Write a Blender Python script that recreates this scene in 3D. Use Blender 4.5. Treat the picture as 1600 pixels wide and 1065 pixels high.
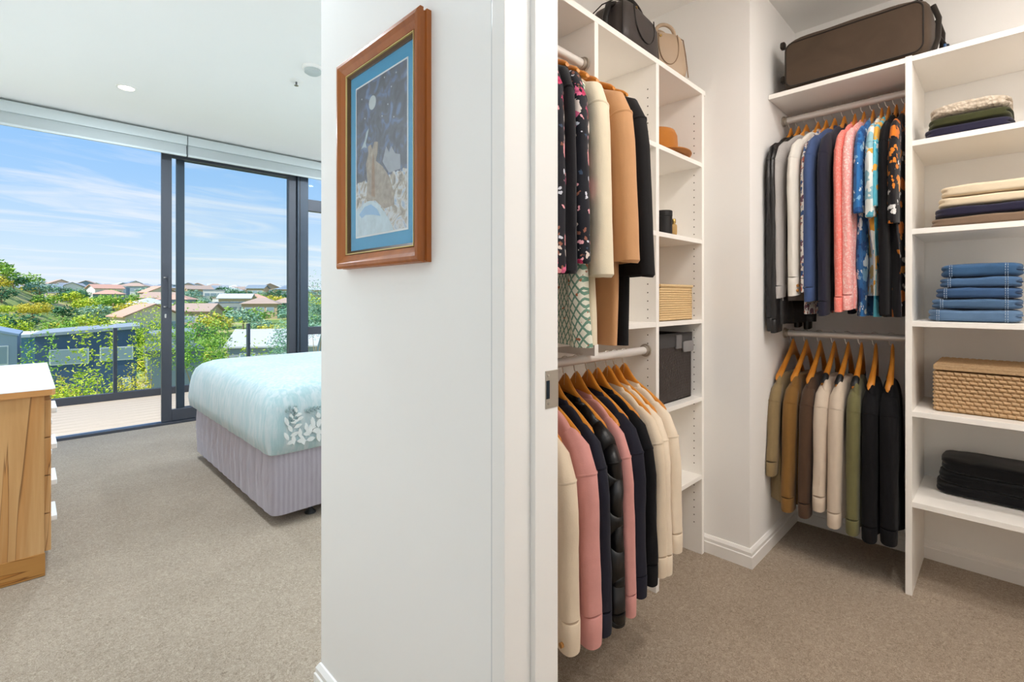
import bpy, math, random
from math import sin, cos, pi, radians, sqrt
from mathutils import Vector, Matrix, noise

for o in list(bpy.data.objects):
    bpy.data.objects.remove(o)
S = bpy.context.scene
C = S.collection

# ------------------------------------------------------------------ camera
HC, FPX, HZ, YAW = 1.1, 764.5, 466.0, radians(45.17)
cd = bpy.data.cameras.new('camera')
cam = bpy.data.objects.new('camera', cd)
C.objects.link(cam)
cam.location = (0, 0, HC)
cam.rotation_euler = (pi / 2, 0, YAW - pi / 2)
cd.sensor_width = 36.0
cd.sensor_fit = 'HORIZONTAL'
cd.lens = FPX / 1600 * 36
cd.shift_y = -(532.5 - HZ) / 1600
cd.clip_start = 0.02
cd.clip_end = 2000
S.camera = cam

# ------------------------------------------------------------------ view / world / sun
S.view_settings.view_transform = 'Standard'
S.view_settings.look = 'None'
S.view_settings.gamma = 1
S.view_settings.use_curve_mapping = False
S.view_settings.exposure = 0.0
S.cycles.max_bounces = 20
S.cycles.diffuse_bounces = 14          # white rooms: let the light bounce
S.cycles.transparent_max_bounces = 24

w = bpy.data.worlds.new('sky')
S.world = w
w.use_nodes = True
nt = w.node_tree
nt.nodes.clear()
def N(t, **k):
    n = nt.nodes.new(t)
    for a, b in k.items():
        setattr(n, a, b)
    return n
L = lambda a, b: nt.links.new(a, b)
tc = N('ShaderNodeTexCoord')
sep = N('ShaderNodeSeparateXYZ'); L(tc.outputs['Generated'], sep.inputs[0])
ramp = N('ShaderNodeValToRGB'); L(sep.outputs['Z'], ramp.inputs[0])
e = ramp.color_ramp.elements
e[0].position = 0.0; e[0].color = (0.80, 0.90, 1.0, 1)
e[1].position = 1.0; e[1].color = (0.10, 0.30, 0.80, 1)
for p, c in ((0.07, (0.66, 0.84, 1.0, 1)), (0.18, (0.40, 0.66, 1.0, 1)), (0.34, (0.21, 0.50, 0.97, 1))):
    q = e.new(p); q.color = c
# wispy cloud streaks: direction projected on a high layer
zz = N('ShaderNodeMath', operation='ADD'); L(sep.outputs['Z'], zz.inputs[0]); zz.inputs[1].default_value = 0.10
dx = N('ShaderNodeMath', operation='DIVIDE'); L(sep.outputs['X'], dx.inputs[0]); L(zz.outputs[0], dx.inputs[1])
dy = N('ShaderNodeMath', operation='DIVIDE'); L(sep.outputs['Y'], dy.inputs[0]); L(zz.outputs[0], dy.inputs[1])
cmb = N('ShaderNodeCombineXYZ'); L(dx.outputs[0], cmb.inputs[0]); L(dy.outputs[0], cmb.inputs[1])
mp = N('ShaderNodeMapping'); L(cmb.outputs[0], mp.inputs[0])
mp.inputs['Rotation'].default_value = (0, 0, radians(-32)); mp.inputs['Scale'].default_value = (0.55, 1.35, 1)
nz = N('ShaderNodeTexNoise'); L(mp.outputs[0], nz.inputs['Vector'])
nz.inputs['Scale'].default_value = 1.15; nz.inputs['Detail'].default_value = 9; nz.inputs['Roughness'].default_value = 0.58
nz.inputs['Distortion'].default_value = 1.3
cr = N('ShaderNodeValToRGB'); L(nz.outputs['Fac'], cr.inputs[0])
cr.color_ramp.elements[0].position = 0.46; cr.color_ramp.elements[0].color = (0, 0, 0, 1)
cr.color_ramp.elements[1].position = 0.74; cr.color_ramp.elements[1].color = (0.85, 0.85, 0.85, 1)
mx = N('ShaderNodeMix', data_type='RGBA'); L(cr.outputs[0], mx.inputs[0]); L(ramp.outputs[0], mx.inputs[6])
mx.inputs[7].default_value = (0.95, 0.97, 1.0, 1)
bg = N('ShaderNodeBackground'); L(mx.outputs[2], bg.inputs[0]); bg.inputs[1].default_value = 1.0
wo = N('ShaderNodeOutputWorld'); L(bg.outputs[0], wo.inputs[0])

sd = bpy.data.lights.new('sun', 'SUN'); sd.energy = 6.0; sd.angle = radians(1.0); sd.color = (1, 0.95, 0.86)
sun = bpy.data.objects.new('sun', sd); C.objects.link(sun)
sv = Vector((-0.75, -0.03, 0.85))      # towards the sun: beside the house, so no patch falls indoors
sun.rotation_euler = sv.to_track_quat('Z', 'Y').to_euler()
sun.location = (-10, 8, 14)

# ------------------------------------------------------------------ material helpers
def lin(c):
    if isinstance(c, str):
        c = c.lstrip('#'); c = [int(c[i:i + 2], 16) / 255 for i in (0, 2, 4)]
        c = [x / 12.92 if x <= 0.04045 else ((x + 0.055) / 1.055) ** 2.4 for x in c]
    return (c[0], c[1], c[2], 1)

MATS = {}
class NT:
    def __init__(s, name):
        s.m = bpy.data.materials.new(name); s.m.use_nodes = True
        s.t = s.m.node_tree; s.b = s.t.nodes['Principled BSDF']; s.out = s.t.nodes['Material Output']
        s.tc = s.t.nodes.new('ShaderNodeTexCoord')
    def n(s, t, **k):
        q = s.t.nodes.new(t)
        for a, b in k.items(): setattr(q, a, b)
        return q
    def l(s, a, b): s.t.links.new(a, b)
    def noise(s, scale, detail=3, vec=None, dist=0, rough=.55):
        q = s.n('ShaderNodeTexNoise'); q.inputs['Scale'].default_value = scale; q.inputs['Detail'].default_value = detail
        q.inputs['Distortion'].default_value = dist; q.inputs['Roughness'].default_value = rough
        s.l(vec or s.tc.outputs['Object'], q.inputs['Vector']); return q
    def mapping(s, scale=(1, 1, 1), rot=(0, 0, 0)):
        q = s.n('ShaderNodeMapping'); q.inputs['Scale'].default_value = scale; q.inputs['Rotation'].default_value = rot
        s.l(s.tc.outputs['Object'], q.inputs[0]); return q.outputs[0]
    def ramp(s, fac, stops, interp='LINEAR'):
        q = s.n('ShaderNodeValToRGB'); q.color_ramp.interpolation = interp
        el = q.color_ramp.elements
        while len(el) < len(stops): el.new(0.5)
        for i, (p, c) in enumerate(stops): el[i].position = p; el[i].color = lin(c)
        s.l(fac, q.inputs[0]); return q.outputs[0]
    def mix(s, fac, a, b):
        q = s.n('ShaderNodeMix', data_type='RGBA')
        for v, k in ((fac, 0), (a, 6), (b, 7)):
            if hasattr(v, 'links'): s.l(v, q.inputs[k])
            else: q.inputs[k].default_value = v if k == 0 else lin(v)
        return q.outputs[2]
    def math(s, op, a, b=0.0):
        q = s.n('ShaderNodeMath', operation=op)
        for v, k in ((a, 0), (b, 1)):
            if hasattr(v, 'links'): s.l(v, q.inputs[k])
            else: q.inputs[k].default_value = v
        return q.outputs[0]
    def bump(s, h, strength=.3, dist=.002):
        q = s.n('ShaderNodeBump'); q.inputs['Strength'].default_value = strength; q.inputs['Distance'].default_value = dist
        s.l(h, q.inputs['Height']); s.l(q.outputs[0], s.b.inputs['Normal'])
    def set(s, rough=.6, spec=.3, metal=0, sheen=0):
        s.b.inputs['Roughness'].default_value = rough; s.b.inputs['Specular IOR Level'].default_value = spec
        s.b.inputs['Metallic'].default_value = metal; s.b.inputs['Sheen Weight'].default_value = sheen
        return s.m
    def col(s, c): s.l(c, s.b.inputs['Base Color'])

def plain(name, c, rough=.55, spec=.3, metal=0, var=.05, vs=6, bump=0, bs=200, bd=.001, sheen=0):
    if name in MATS: return MATS[name]
    t = NT(name); c = lin(c)
    a = [max(0, x * (1 - var)) for x in c[:3]]; b = [min(1, x * (1 + var)) for x in c[:3]]
    t.col(t.mix(t.noise(vs).outputs['Fac'], a, b))
    if bump: t.bump(t.noise(bs, 2).outputs['Fac'], bump, bd)
    MATS[name] = t.set(rough, spec, metal, sheen); return MATS[name]

def fabric(name, c, var=.10, bump=.35, bs=420, rough=.85, sheen=.15, vs=35, fold=True):
    if name in MATS: return MATS[name]
    t = NT(name); c = lin(c)
    a = [max(0, x * (1 - var)) for x in c[:3]]; b = [min(1, x * (1 + var)) for x in c[:3]]
    t.col(t.mix(t.noise(vs, 4).outputs['Fac'], a, b))
    h = t.noise(bs, 2).outputs['Fac']
    if fold:
        f = t.noise(9, 2, t.mapping((1.6, 1.6, .35)), .4).outputs['Fac']
        h = t.math('ADD', t.math('MULTIPLY', h, .12), f)
        t.bump(h, bump, .010)
    else: t.bump(h, bump, .001)
    MATS[name] = t.set(rough, .2, 0, sheen); return MATS[name]

def floral(name, base, cols, scale=16, thr=.42, scale2=38, cols2=None, dens=.22):
    """printed blossoms: rounded cells of several colours over a plain ground"""
    if name in MATS: return MATS[name]
    t = NT(name)
    d = t.noise(11, 3)
    va = t.n('ShaderNodeVectorMath', operation='MULTIPLY_ADD'); t.l(d.outputs['Color'], va.inputs[0])
    va.inputs[1].default_value = (.055, .055, .055); t.l(t.tc.outputs['Object'], va.inputs[2])
    cur = None
    for sc, th, cc in ((scale2, .36, cols2 or cols), (scale, thr, cols)):
        v = t.n('ShaderNodeTexVoronoi'); v.inputs['Scale'].default_value = sc; t.l(va.outputs[0], v.inputs['Vector'])
        s2 = t.n('ShaderNodeSeparateXYZ'); t.l(v.outputs['Color'], s2.inputs[0])
        pet = t.math('ADD', v.outputs['Distance'], t.math('MULTIPLY', t.noise(sc * 3.4, 1).outputs['Fac'], .5))
        k = t.math('LESS_THAN', pet, th + .27)
        on = t.math('MULTIPLY', k, t.math('GREATER_THAN', s2.outputs['Y'], dens))
        n_ = len(cc)
        cr_ = t.ramp(s2.outputs['X'], [(i / n_, c_) for i, c_ in enumerate(cc)], 'CONSTANT')
        cur = t.mix(on, cur if cur is not None else base, cr_)
    t.col(cur)
    t.bump(t.noise(9, 2, t.mapping((1.6, 1.6, .35)), .4).outputs['Fac'], .35, .01)
    MATS[name] = t.set(.8, .2, 0, .1); return MATS[name]

def wood(name, c1, c2, c3, axis='Z', rough=.42, knots=True, scale=1.0):
    if name in MATS: return MATS[name]
    t = NT(name)
    sc = {'Z': (14, 14, .7), 'X': (.9, 14, 14), 'Y': (14, .9, 14)}[axis]
    sc = tuple(v * scale for v in sc)
    v = t.mapping(sc)
    g = t.noise(1.0, 6, v, .8).outputs['Fac']
    base = t.ramp(g, [(.30, c1), (.52, c2), (.72, c3)])
    if knots:
        g2 = t.noise(.42, 4, v, 1.9).outputs['Fac']
        dark = t.ramp(g2, [(.0, '#ffffff'), (.428, '#f6ead8'), (.434, '#8a5a30'), (.440, '#ffffff'), (.526, '#ffffff'), (.533, '#6a4220'), (.542, '#f0dcc0'), (.62, '#ffffff')])
        q = t.n('ShaderNodeMix', data_type='RGBA', blend_type='MULTIPLY'); q.inputs[0].default_value = .85
        t.l(base, q.inputs[6]); t.l(dark, q.inputs[7]); base = q.outputs[2]
    t.col(base); t.bump(g, .08, .001)
    MATS[name] = t.set(rough, .35); return MATS[name]

def emit(name, c, s):
    if name in MATS: return MATS[name]
    t = NT(name); t.b.inputs['Emission Color'].default_value = lin(c); t.b.inputs['Emission Strength'].default_value = s
    t.col(t.mix(t.noise(3).outputs['Fac'], c, c)); MATS[name] = t.m; return t.m

def glass(name, tint, refl=.07, rough=0.0):
    if name in MATS: return MATS[name]
    t = NT(name); t.t.nodes.remove(t.b)
    tr = t.n('ShaderNodeBsdfTransparent'); tr.inputs[0].default_value = lin(tint)
    gl = t.n('ShaderNodeBsdfGlossy'); gl.inputs['Roughness'].default_value = rough
    fr = t.n('ShaderNodeFresnel'); fr.inputs[0].default_value = 1.4
    m = t.n('ShaderNodeMixShader'); t.l(t.math('MULTIPLY', fr.outputs[0], refl / .028 * .5), m.inputs[0])
    t.l(tr.outputs[0], m.inputs[1]); t.l(gl.outputs[0], m.inputs[2]); t.l(m.outputs[0], t.out.inputs[0])
    MATS[name] = t.m; return t.m

# ------------------------------------------------------------------ object helpers
class MB:
    def __init__(s): s.v = []; s.f = []
    def add(s, v, f):
        o = len(s.v); s.v += [tuple(p) for p in v]; s.f += [tuple(i + o for i in q) for q in f]; return s
    def box(s, x0, x1, y0, y1, z0, z1):
        if x0 > x1: x0, x1 = x1, x0
        if y0 > y1: y0, y1 = y1, y0
        if z0 > z1: z0, z1 = z1, z0
        v = [(x, y, z) for z in (z0, z1) for y in (y0, y1) for x in (x0, x1)]
        return s.add(v, [(0, 2, 3, 1), (4, 5, 7, 6), (0, 1, 5, 4), (2, 6, 7, 3), (0, 4, 6, 2), (1, 3, 7, 5)])
    def loft(s, rings, cap0=True, cap1=True, closed=True):
        n = len(rings[0]); v = [p for r in rings for p in r]; f = []
        for i in range(len(rings) - 1):
            for j in range(n if closed else n - 1):
                k = (j + 1) % n
                f.append((i * n + j, i * n + k, (i + 1) * n + k, (i + 1) * n + j))
        if cap0: f.append(tuple(range(n - 1, -1, -1)))
        if cap1: f.append(tuple(range((len(rings) - 1) * n, len(rings) * n)))
        return s.add(v, f)
    def tube(s, pts, r, seg=10, cap=True):
        pts = [Vector(p) for p in pts]
        rr = r if isinstance(r, (list, tuple)) else [r] * len(pts)
        rings = []; up = None
        for i, p in enumerate(pts):
            t = (pts[min(i + 1, len(pts) - 1)] - pts[max(i - 1, 0)])
            t = t.normalized() if t.length > 1e-9 else Vector((0, 0, 1))
            if up is None: up = Vector((0, 0, 1)) if abs(t.z) < .9 else Vector((1, 0, 0))
            a = t.cross(up); a = a.normalized() if a.length > 1e-6 else Vector((1, 0, 0))
            b = a.cross(t).normalized(); up = b
            rings.append([p + a * cos(2 * pi * k / seg) * rr[i] + b * sin(2 * pi * k / seg) * rr[i] for k in range(seg)])
        return s.loft(rings, cap, cap)
    def lathe(s, prof, c=(0, 0, 0), seg=28):
        rings = [[(c[0] + r * cos(2 * pi * k / seg), c[1] + r * sin(2 * pi * k / seg), c[2] + z) for k in range(seg)] for r, z in prof]
        return s.loft(rings)
    def prism(s, poly, axis, a, b):
        """polygon of 2-D points pulled along an axis from a to b"""
        def P(u, v, t): return {'x': (t, u, v), 'y': (u, t, v), 'z': (u, v, t)}[axis]
        n = len(poly); v = [P(*p, a) for p in poly] + [P(*p, b) for p in poly]
        f = [(i, (i + 1) % n, n + (i + 1) % n, n + i) for i in range(n)]
        f += [tuple(range(n - 1, -1, -1)), tuple(range(n, 2 * n))]
        return s.add(v, f)
    def mesh(s, name):
        m = bpy.data.meshes.new(name); m.from_pydata(s.v, [], s.f); m.update()
        import bmesh
        b = bmesh.new(); b.from_mesh(m); bmesh.ops.recalc_face_normals(b, faces=b.faces); b.to_mesh(m); b.free()
        return m
    def build(s, name, mat, parent=None, bevel=0, smooth=False, kind=None, label=None, sub=0):
        m = s.mesh(name)
        m.materials.append(mat)
        o = bpy.data.objects.new(name, m); C.objects.link(o)
        if parent: o.parent = parent
        if smooth:
            for p in m.polygons: p.use_smooth = True
            m.set_sharp_from_angle(angle=radians(48))
        if bevel:
            q = o.modifiers.new('bevel', 'BEVEL'); q.width = bevel; q.segments = 2; q.limit_method = 'ANGLE'; q.angle_limit = radians(40)
        if sub:
            q = o.modifiers.new('sub', 'SUBSURF'); q.levels = sub; q.render_levels = sub
        if kind: o['kind'] = kind
        if label: o['label'] = label
        return o

def thing(name, label, cat, loc=(0, 0, 0), rz=0, group=None):
    o = bpy.data.objects.new(name, None); C.objects.link(o)
    o.empty_display_size = .05; o.location = loc; o.rotation_euler = (0, 0, rz)
    o['label'] = label; o['category'] = cat
    if group: o['group'] = group
    return o
def tag(o, label, cat, group=None):
    o['label'] = label; o['category'] = cat
    if group: o['group'] = group
    return o
def struct(o):
    o['kind'] = 'structure'; return o
def copy_tree(root, loc, rz, label, group=None):
    r = root.copy(); C.objects.link(r); r.location = loc; r.rotation_euler = (0, 0, rz); r['label'] = label
    if group: r['group'] = group
    for ch in list(root.children):
        c = ch.copy(); C.objects.link(c); c.parent = r
        for g in list(ch.children):
            d = g.copy(); C.objects.link(d); d.parent = c
    return r

def rbox(cx, cy, cz, sx, sy, sz, e=5.0, n=10, amp=0.0, seed=0, fr=9.0, flat_bottom=True):
    """soft rounded box (superellipsoid over a subdivided cube) with gentle lumps; cz is the underside"""
    v = []; f = []; idx = {}
    def vert(p):
        k = tuple(round(q, 5) for q in p)
        if k in idx: return idx[k]
        x, y, z = p
        l = (abs(x) ** e + abs(y) ** e + abs(z) ** e) ** (1 / e)
        x, y, z = x / l, y / l, z / l
        px, py, pz = x * sx / 2, y * sy / 2, z * sz / 2
        if amp:
            q = Vector((px * fr + seed * 7.3, py * fr - seed * 3.1, pz * fr + seed))
            d = noise.noise(q) * amp + noise.noise(q * 2.7) * amp * .4
            px += x * d; py += y * d; pz += z * d * (0.2 if (flat_bottom and z < -.6) else 1)
        idx[k] = len(v); v.append((cx + px, cy + py, cz + sz / 2 + pz)); return idx[k]
    g = [-1 + 2 * i / n for i in range(n + 1)]
    g = [math.copysign(abs(t) ** .75, t) for t in g]
    for ax in range(3):
        for sgn in (-1, 1):
            for i in range(n):
                for j in range(n):
                    q = []
                    for a, b in ((i, j), (i + 1, j), (i + 1, j + 1), (i, j + 1)):
                        p = [0, 0, 0]; p[ax] = sgn; p[(ax + 1) % 3] = g[a]; p[(ax + 2) % 3] = g[b]
                        q.append(vert(tuple(p)))
                    f.append(tuple(q if sgn > 0 else q[::-1]))
    m = MB(); m.v = v; m.f = f
    return m

def W(px, py, d):
    """a point seen at (px, py) of the 1600 x 1065 frame standing d metres away along the view"""
    k = (px - 800) / FPX
    return Vector((d * (cos(YAW) + sin(YAW) * k), d * (sin(YAW) - cos(YAW) * k), HC - (py - HZ) * d / FPX))

# ------------------------------------------------------------------ materials
WALL = plain('wall_paint', '#f3f2f0', .7, .2, var=.012, vs=3, bump=.06, bs=500, bd=.0006)
CEIL = plain('ceiling_paint', '#f4f3f1', .8, .15, var=.01, vs=3)
TRIM = plain('gloss_trim_paint', '#f1efec', .35, .4, var=.01, vs=5)
MELA = plain('white_melamine', '#f4f1ec', .38, .4, var=.012, vs=20, bump=.03, bs=900, bd=.0003)
CHROME = plain('brushed_chrome', '#cfcac4', .24, .5, 1, var=.04, vs=40)
STEEL = plain('satin_steel', '#bdb5aa', .4, .5, .8, var=.04, vs=60)
DARKMET = plain('charcoal_aluminium', '#4a4d55', .45, .4, .2, var=.04, vs=30)
DARKMET2 = plain('slate_aluminium', '#3c4652', .45, .4, .2, var=.04, vs=30)
BLACKP = plain('black_plastic', '#16171a', .4, .4, var=.05)

def carpet_mat():
    t = NT('wool_carpet')
    a = t.noise(420, 3, None, .6, .7).outputs['Fac']
    b = t.noise(105, 4, None, 1.6, .65).outputs['Fac']
    c = t.noise(2.2, 3).outputs['Fac']
    k = t.math('ADD', t.math('MULTIPLY', a, .5), t.math('MULTIPLY', b, .5))
    k = t.math('ADD', k, t.math('MULTIPLY', t.math('SUBTRACT', c, .5), .12))
    t.col(t.ramp(k, [(.36, '#766654'), (.50, '#a29280'), (.64, '#c5b6a3')]))
    t.bump(k, .6, .006)
    return t.set(.95, .08, 0, .2)
CARPET = carpet_mat()

HWOOD = wood('hanger_wood', '#b56a1f', '#c87f2b', '#d8933c', 'X', .35, False, .6)
FRAMEW = wood('frame_wood', '#8f4f22', '#a8612c', '#b87238', 'Z', .32, False, .8)
OAK = wood('rustic_oak_laminate', '#b5844f', '#cb9d68', '#dcb686', 'Z', .45, True, .8)

# ------------------------------------------------------------------ the setting: rooms
def wallbox(name, x0, x1, y0, y1, z0, z1, m=None):
    return struct(MB().box(x0, x1, y0, y1, z0, z1).build(name, m or WALL))
CB, CC = 2.53, 2.42
wallbox('floor', -.55, 3.75, -1.6, 5.13, -.06, 0, CARPET)
wallbox('ceiling', -.55, 3.75, -1.6, 5.30, CB, CB + .1, CEIL)
wallbox('ceiling_closet', .716, 2.83, -1.0, 1.245, CC, CB, CEIL)
wallbox('wall_hall_left', -.55, -.42, -1.6, 5.30, 0, CB)
wallbox('wall_hall_back', -.42, .59, -1.6, -1.5, 0, CB)
wallbox('wall_pier', .59, .716, .641, 1.245, 0, CB)
wallbox('wall_pier_end', .59, 3.75, 1.245, 1.355, 0, CB)
wallbox('wall_door_right', .59, .716, -1.6, -.30, 0, CB)
wallbox('wall_door_head', .59, .716, -.30, .641, 2.08, CB)
wallbox('wall_closet_nib', 2.105, 2.83, .735, 1.245, 0, CC)
wallbox('wall_closet_back', 2.72, 2.83, -1.0, .735, 0, CC)
wallbox('wall_closet_right', .716, 2.83, -1.1, -1.0, 0, CB)
wallbox('wall_bedroom_right', 3.62, 3.75, 1.355, 5.30, 0, CB)
wallbox('wall_window_head', -.42, 3.62, 5.13, 5.30, 2.42, CB)

def skirting(name, path, side, h=.076):
    """moulded baseboard swept along a plan polyline; side = +1 puts its face left of the path"""
    prof = [(0, 0), (.015, 0), (.015, .047), (.0115, .050), (.0115, .063), (.004, h - .001), (0, h)]
    P = [Vector(p) for p in path]; rings = []
    for i, p in enumerate(P):
        d0 = (P[i] - P[i - 1]).normalized() if i else (P[1] - P[0]).normalized()
        d1 = (P[i + 1] - P[i]).normalized() if i < len(P) - 1 else d0
        n0 = Vector((-d0.y, d0.x)) * side; n1 = Vector((-d1.y, d1.x)) * side
        m = (n0 + n1).normalized(); k = 1 / max(.2, m.dot(n0))
        rings.append([(p.x + m.x * k * t, p.y + m.y * k * t, z) for t, z in prof])
    return struct(MB().loft(rings).build(name, TRIM))
skirting('baseboard_pier', [(.59, .641), (.59, 1.355), (3.6, 1.355)], 1)
skirting('baseboard_closet', [(2.105, .935), (2.105, .735), (2.72, .735), (2.72, -1.0)], -1)
skirting('baseboard_hall', [(-.42, 5.1), (-.42, -1.5), (.59, -1.5)], 1)

# door lining (with stop and strike plate)
door = bpy.data.objects.new('door_1', None); C.objects.link(door); door['kind'] = 'structure'
MB().box(.586, .652, .608, .641, 0, 2.08).build('door_jamb', TRIM, door, .0015)
MB().box(.652, .716, .5965, .641, 0, 2.08).build('door_stop', TRIM, door, .0015)
MB().box(.5885, .592, .6415, .6445, 0, 2.08).build('shadow_line_strip', plain('groove_shade_grey', '#b9bcc0'), door)  # grey strip stands for the shade in the groove beside the jamb
MB().box(.586, .716, -.33, -.30, 0, 2.08).build('door_jamb', TRIM, door, .0015)
MB().box(.586, .716, -.30, .608, 2.05, 2.08).build('door_head', TRIM, door, .0015)
sp = MB().box(.679, .7155, .5950, .5966, .896, .966).build('strike_plate', STEEL, door, .0006, label='brushed steel strike plate')
MB().box(.6805, .690, .5946, .5952, .914, .948).build('strike_slot', plain('slot_dark', '#10222e', .3), sp)
for z in (.905, .957):
    m = MB(); m.lathe([(.0021, 0), (.0021, .0006)], seg=10)
    m.v = [(.686 + x, .5948 - zz_, z + y) for x, y, zz_ in m.v]
    m.build('screw', CHROME, sp)

# ------------------------------------------------------------------ lamps in the ceilings
def downlight(x, y, z, label, watt, col, r=.045):
    t = thing('downlight', label, 'ceiling light', (x, y, z))
    m = MB(); pr_ = [(r, 0), (r + .014, 0), (r + .013, -.004), (r, -.005), (r, 0)]
    m.loft([[(a * cos(2 * pi * k / 32), a * sin(2 * pi * k / 32), b) for k in range(32)] for a, b in pr_], False, False); m.build('trim_ring', TRIM, t, smooth=True)
    m = MB(); m.lathe([(0.001, -.002), (r - .001, -.002), (r - .001, .0), (.001, .0)], seg=32); m.build('diffuser', emit('lamp_glow', '#fff4e2', 6), t)
    ld = bpy.data.lights.new('lamp', 'AREA'); ld.shape = 'DISK'; ld.size = r * 2; ld.energy = watt; ld.color = col
    lo = bpy.data.objects.new('lamp', ld); C.objects.link(lo); lo.location = (0, 0, -.008); lo.parent = t
    return t
COOL = (.79, .90, 1.0); WARM = (1.0, .945, .895)
BW_ = 26
downlight(.485, 4.20, CB, 'lit round downlight in the bedroom ceiling left of the sprinkler', BW_, COOL)
downlight(2.47, 4.20, CB, 'added bedroom downlight, unseen behind the picture wall, window side', BW_, COOL, .13)  # unseen lamp added to brighten the bedroom, made wide for soft shadows
downlight(.485, 2.30, CB, 'added hall end downlight, unseen above the frame, beside the dresser', BW_, COOL, .13)  # added out of view to lift the bedroom light
downlight(3.2, 2.30, CB, 'added bedroom downlight, unseen behind the picture wall, above the bed head', BW_, COOL, .13)  # added unseen lamp, placed clear of the door glass reflections
downlight(-.08, .12, CB, 'added hall downlight, unseen overhead, in front of the closet door', 3.0, (.72, .86, 1.0))  # added unseen lamp, lined up with the doorway as fill for the closet
downlight(-.05, -.9, CB, 'added hall downlight, unseen behind the viewer', 3.6, (.72, .86, 1.0))  # added unseen lamp behind the camera, fill for hall and closet
for x, y, wt, lab in ((1.25, -.06, 7.5, 'added closet downlight, unseen above the frame near the door'), (1.75, -.02, 4.6, 'closet downlight above the frame near the nib'), (1.15, -.64, 8.0, 'added closet downlight, unseen out of frame to the right, door side'), (1.75, -.72, 5.5, 'added closet downlight, unseen out of frame to the right, far side')):  # all but the nib lamp are added to even out the closet light
    downlight(x, y, CC, lab, wt, WARM)

# ------------------------------------------------------------------ bedroom: glazing
wf = bpy.data.objects.new('window_1', None); C.objects.link(wf); wf['kind'] = 'structure'
GLASS = glass('window_glass', (.98, .99, .99), .008)
# outer frame and sill track
MB().box(-.42, 3.62, 5.13, 5.27, -.02, .012).build('sill_track', plain('sill_track_metal', '#8494aa', .35, .5, .5), wf, .002)
MB().box(-.42, 3.62, 5.127, 5.145, -.005, .022).build('track_rail', DARKMET, wf, .002)
MB().box(-.42, 3.62, 5.19, 5.20, .012, .024).build('track_rail', plain('sill_track_metal', '#8494aa'), wf, .001)
MB().box(-.42, 3.62, 5.14, 5.27, 2.405, 2.42).build('head_frame', DARKMET, wf, .002)
MB().box(1.985, 2.095, 5.125, 5.27, -.01, 2.42).build('mullion', DARKMET2, wf, .003)
MB().box(2.005, 2.012, 5.122, 5.126, .0, 2.40).build('mullion_groove', BLACKP, wf)
MB().box(2.095, 3.62, 5.15, 5.22, .72, .80).build('transom', DARKMET, wf, .003)
MB().box(2.095, 3.62, 5.15, 5.22, 2.02, 2.14).build('transom', DARKMET, wf, .003)
for z0, z1 in ((.02, .72), (.80, 2.02), (2.14, 2.40)):
    MB().box(2.095, 3.62, 5.182, 5.188, z0, z1).build('pane', GLASS, wf)
# the fixed panel's stile seen behind the sliding leaf
def leaf(name, label, x0, x1, y0, y1, st, m):
    t = thing(name, label, 'door', ((x0 + x1) / 2, (y0 + y1) / 2, .024))
    cx = (x0 + x1) / 2; a, b = x0 - cx, x1 - cx; h = (y1 - y0) / 2
    MB().box(a, a + st, -h, h, 0, 2.38).build('stile', m, t, .003)
    MB().box(b - st, b, -h, h, 0, 2.38).build('stile', m, t, .003)
    MB().box(a + st, b - st, -h, h, 0, .10).build('bottom_rail', m, t, .003)
    MB().box(a + st, b - st, -h, h, 2.312, 2.38).build('top_rail', m, t, .003)
    MB().box(a + st, b - st, -.004, .004, .10, 2.312).build('pane', GLASS, t)
    return t
t = leaf('sliding_door', 'charcoal framed glass sliding door leaf with pull handle', .836, 1.98, 5.148, 5.185, .074, DARKMET)
a = .836 - (.836 + 1.98) / 2
hd = MB(); hd.tube([(a + .035, -.02, 1.255), (a + .035, -.062, 1.255)], .006); hd.tube([(a + .035, -.02, 1.005), (a + .035, -.062, 1.005)], .006)
hd.box(a + .040, a + .058, -.072, -.052, .99, 1.27); hd.build('pull_handle', DARKMET, t, .003)
m = MB()
for z in (1.257, 1.003): m.box(a + .014, a + .034, -.023, -.018, z - .004, z + .004)
m.build('handle_fixing', CHROME, t)
m = MB(); m.box(a + .022, a + .034, -.021, -.018, .905, .94); m.build('key_cylinder', CHROME, t, .003)
leaf('fixed_glass_panel', 'outer glass door panel standing behind the sliding leaf', .955, 1.98, 5.21, 5.245, .062, DARKMET2)

# roller blinds under the ceiling
BLF = plain('blind_fabric', '#aeb4b4', .8, .1, var=.015, vs=30, bump=.05, bs=900)
BLM = plain('blind_cassette', '#c3caca', .5, .3, var=.01)
for x0, x1, lab in ((-.40, .998, 'rolled up grey roller blind over the open doorway'), (1.004, 3.60, 'rolled up grey roller blind right of the cassette joint')):
    t = thing('roller_blind', lab, 'blind', ((x0 + x1) / 2, 5.04, 2.335))
    k = (x1 - x0) / 2
    m = MB(); m.prism([(-.03, .098), (.06, .098), (.06, .18), (-.022, .18), (-.03, .172)], 'x', -k, k); m.build('cassette', BLM, t, .002)
    m = MB(); m.prism([(-.015, .016), (-.011, .098), (.0, .098), (-.004, .016)], 'x', -k + .004, k - .004); m.build('fabric', BLF, t)
    m = MB(); m.prism([(-.02, 0), (.0, 0), (.002, .016), (-.02, .018)], 'x', -k + .002, k - .002); m.build('bottom_rail', BLM, t, .002)
    MB().box(-k, -k + .003, -.02, .05, .02, .10).build('end_bracket', plain('bracket_grey', '#8f9698'), t)

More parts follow.
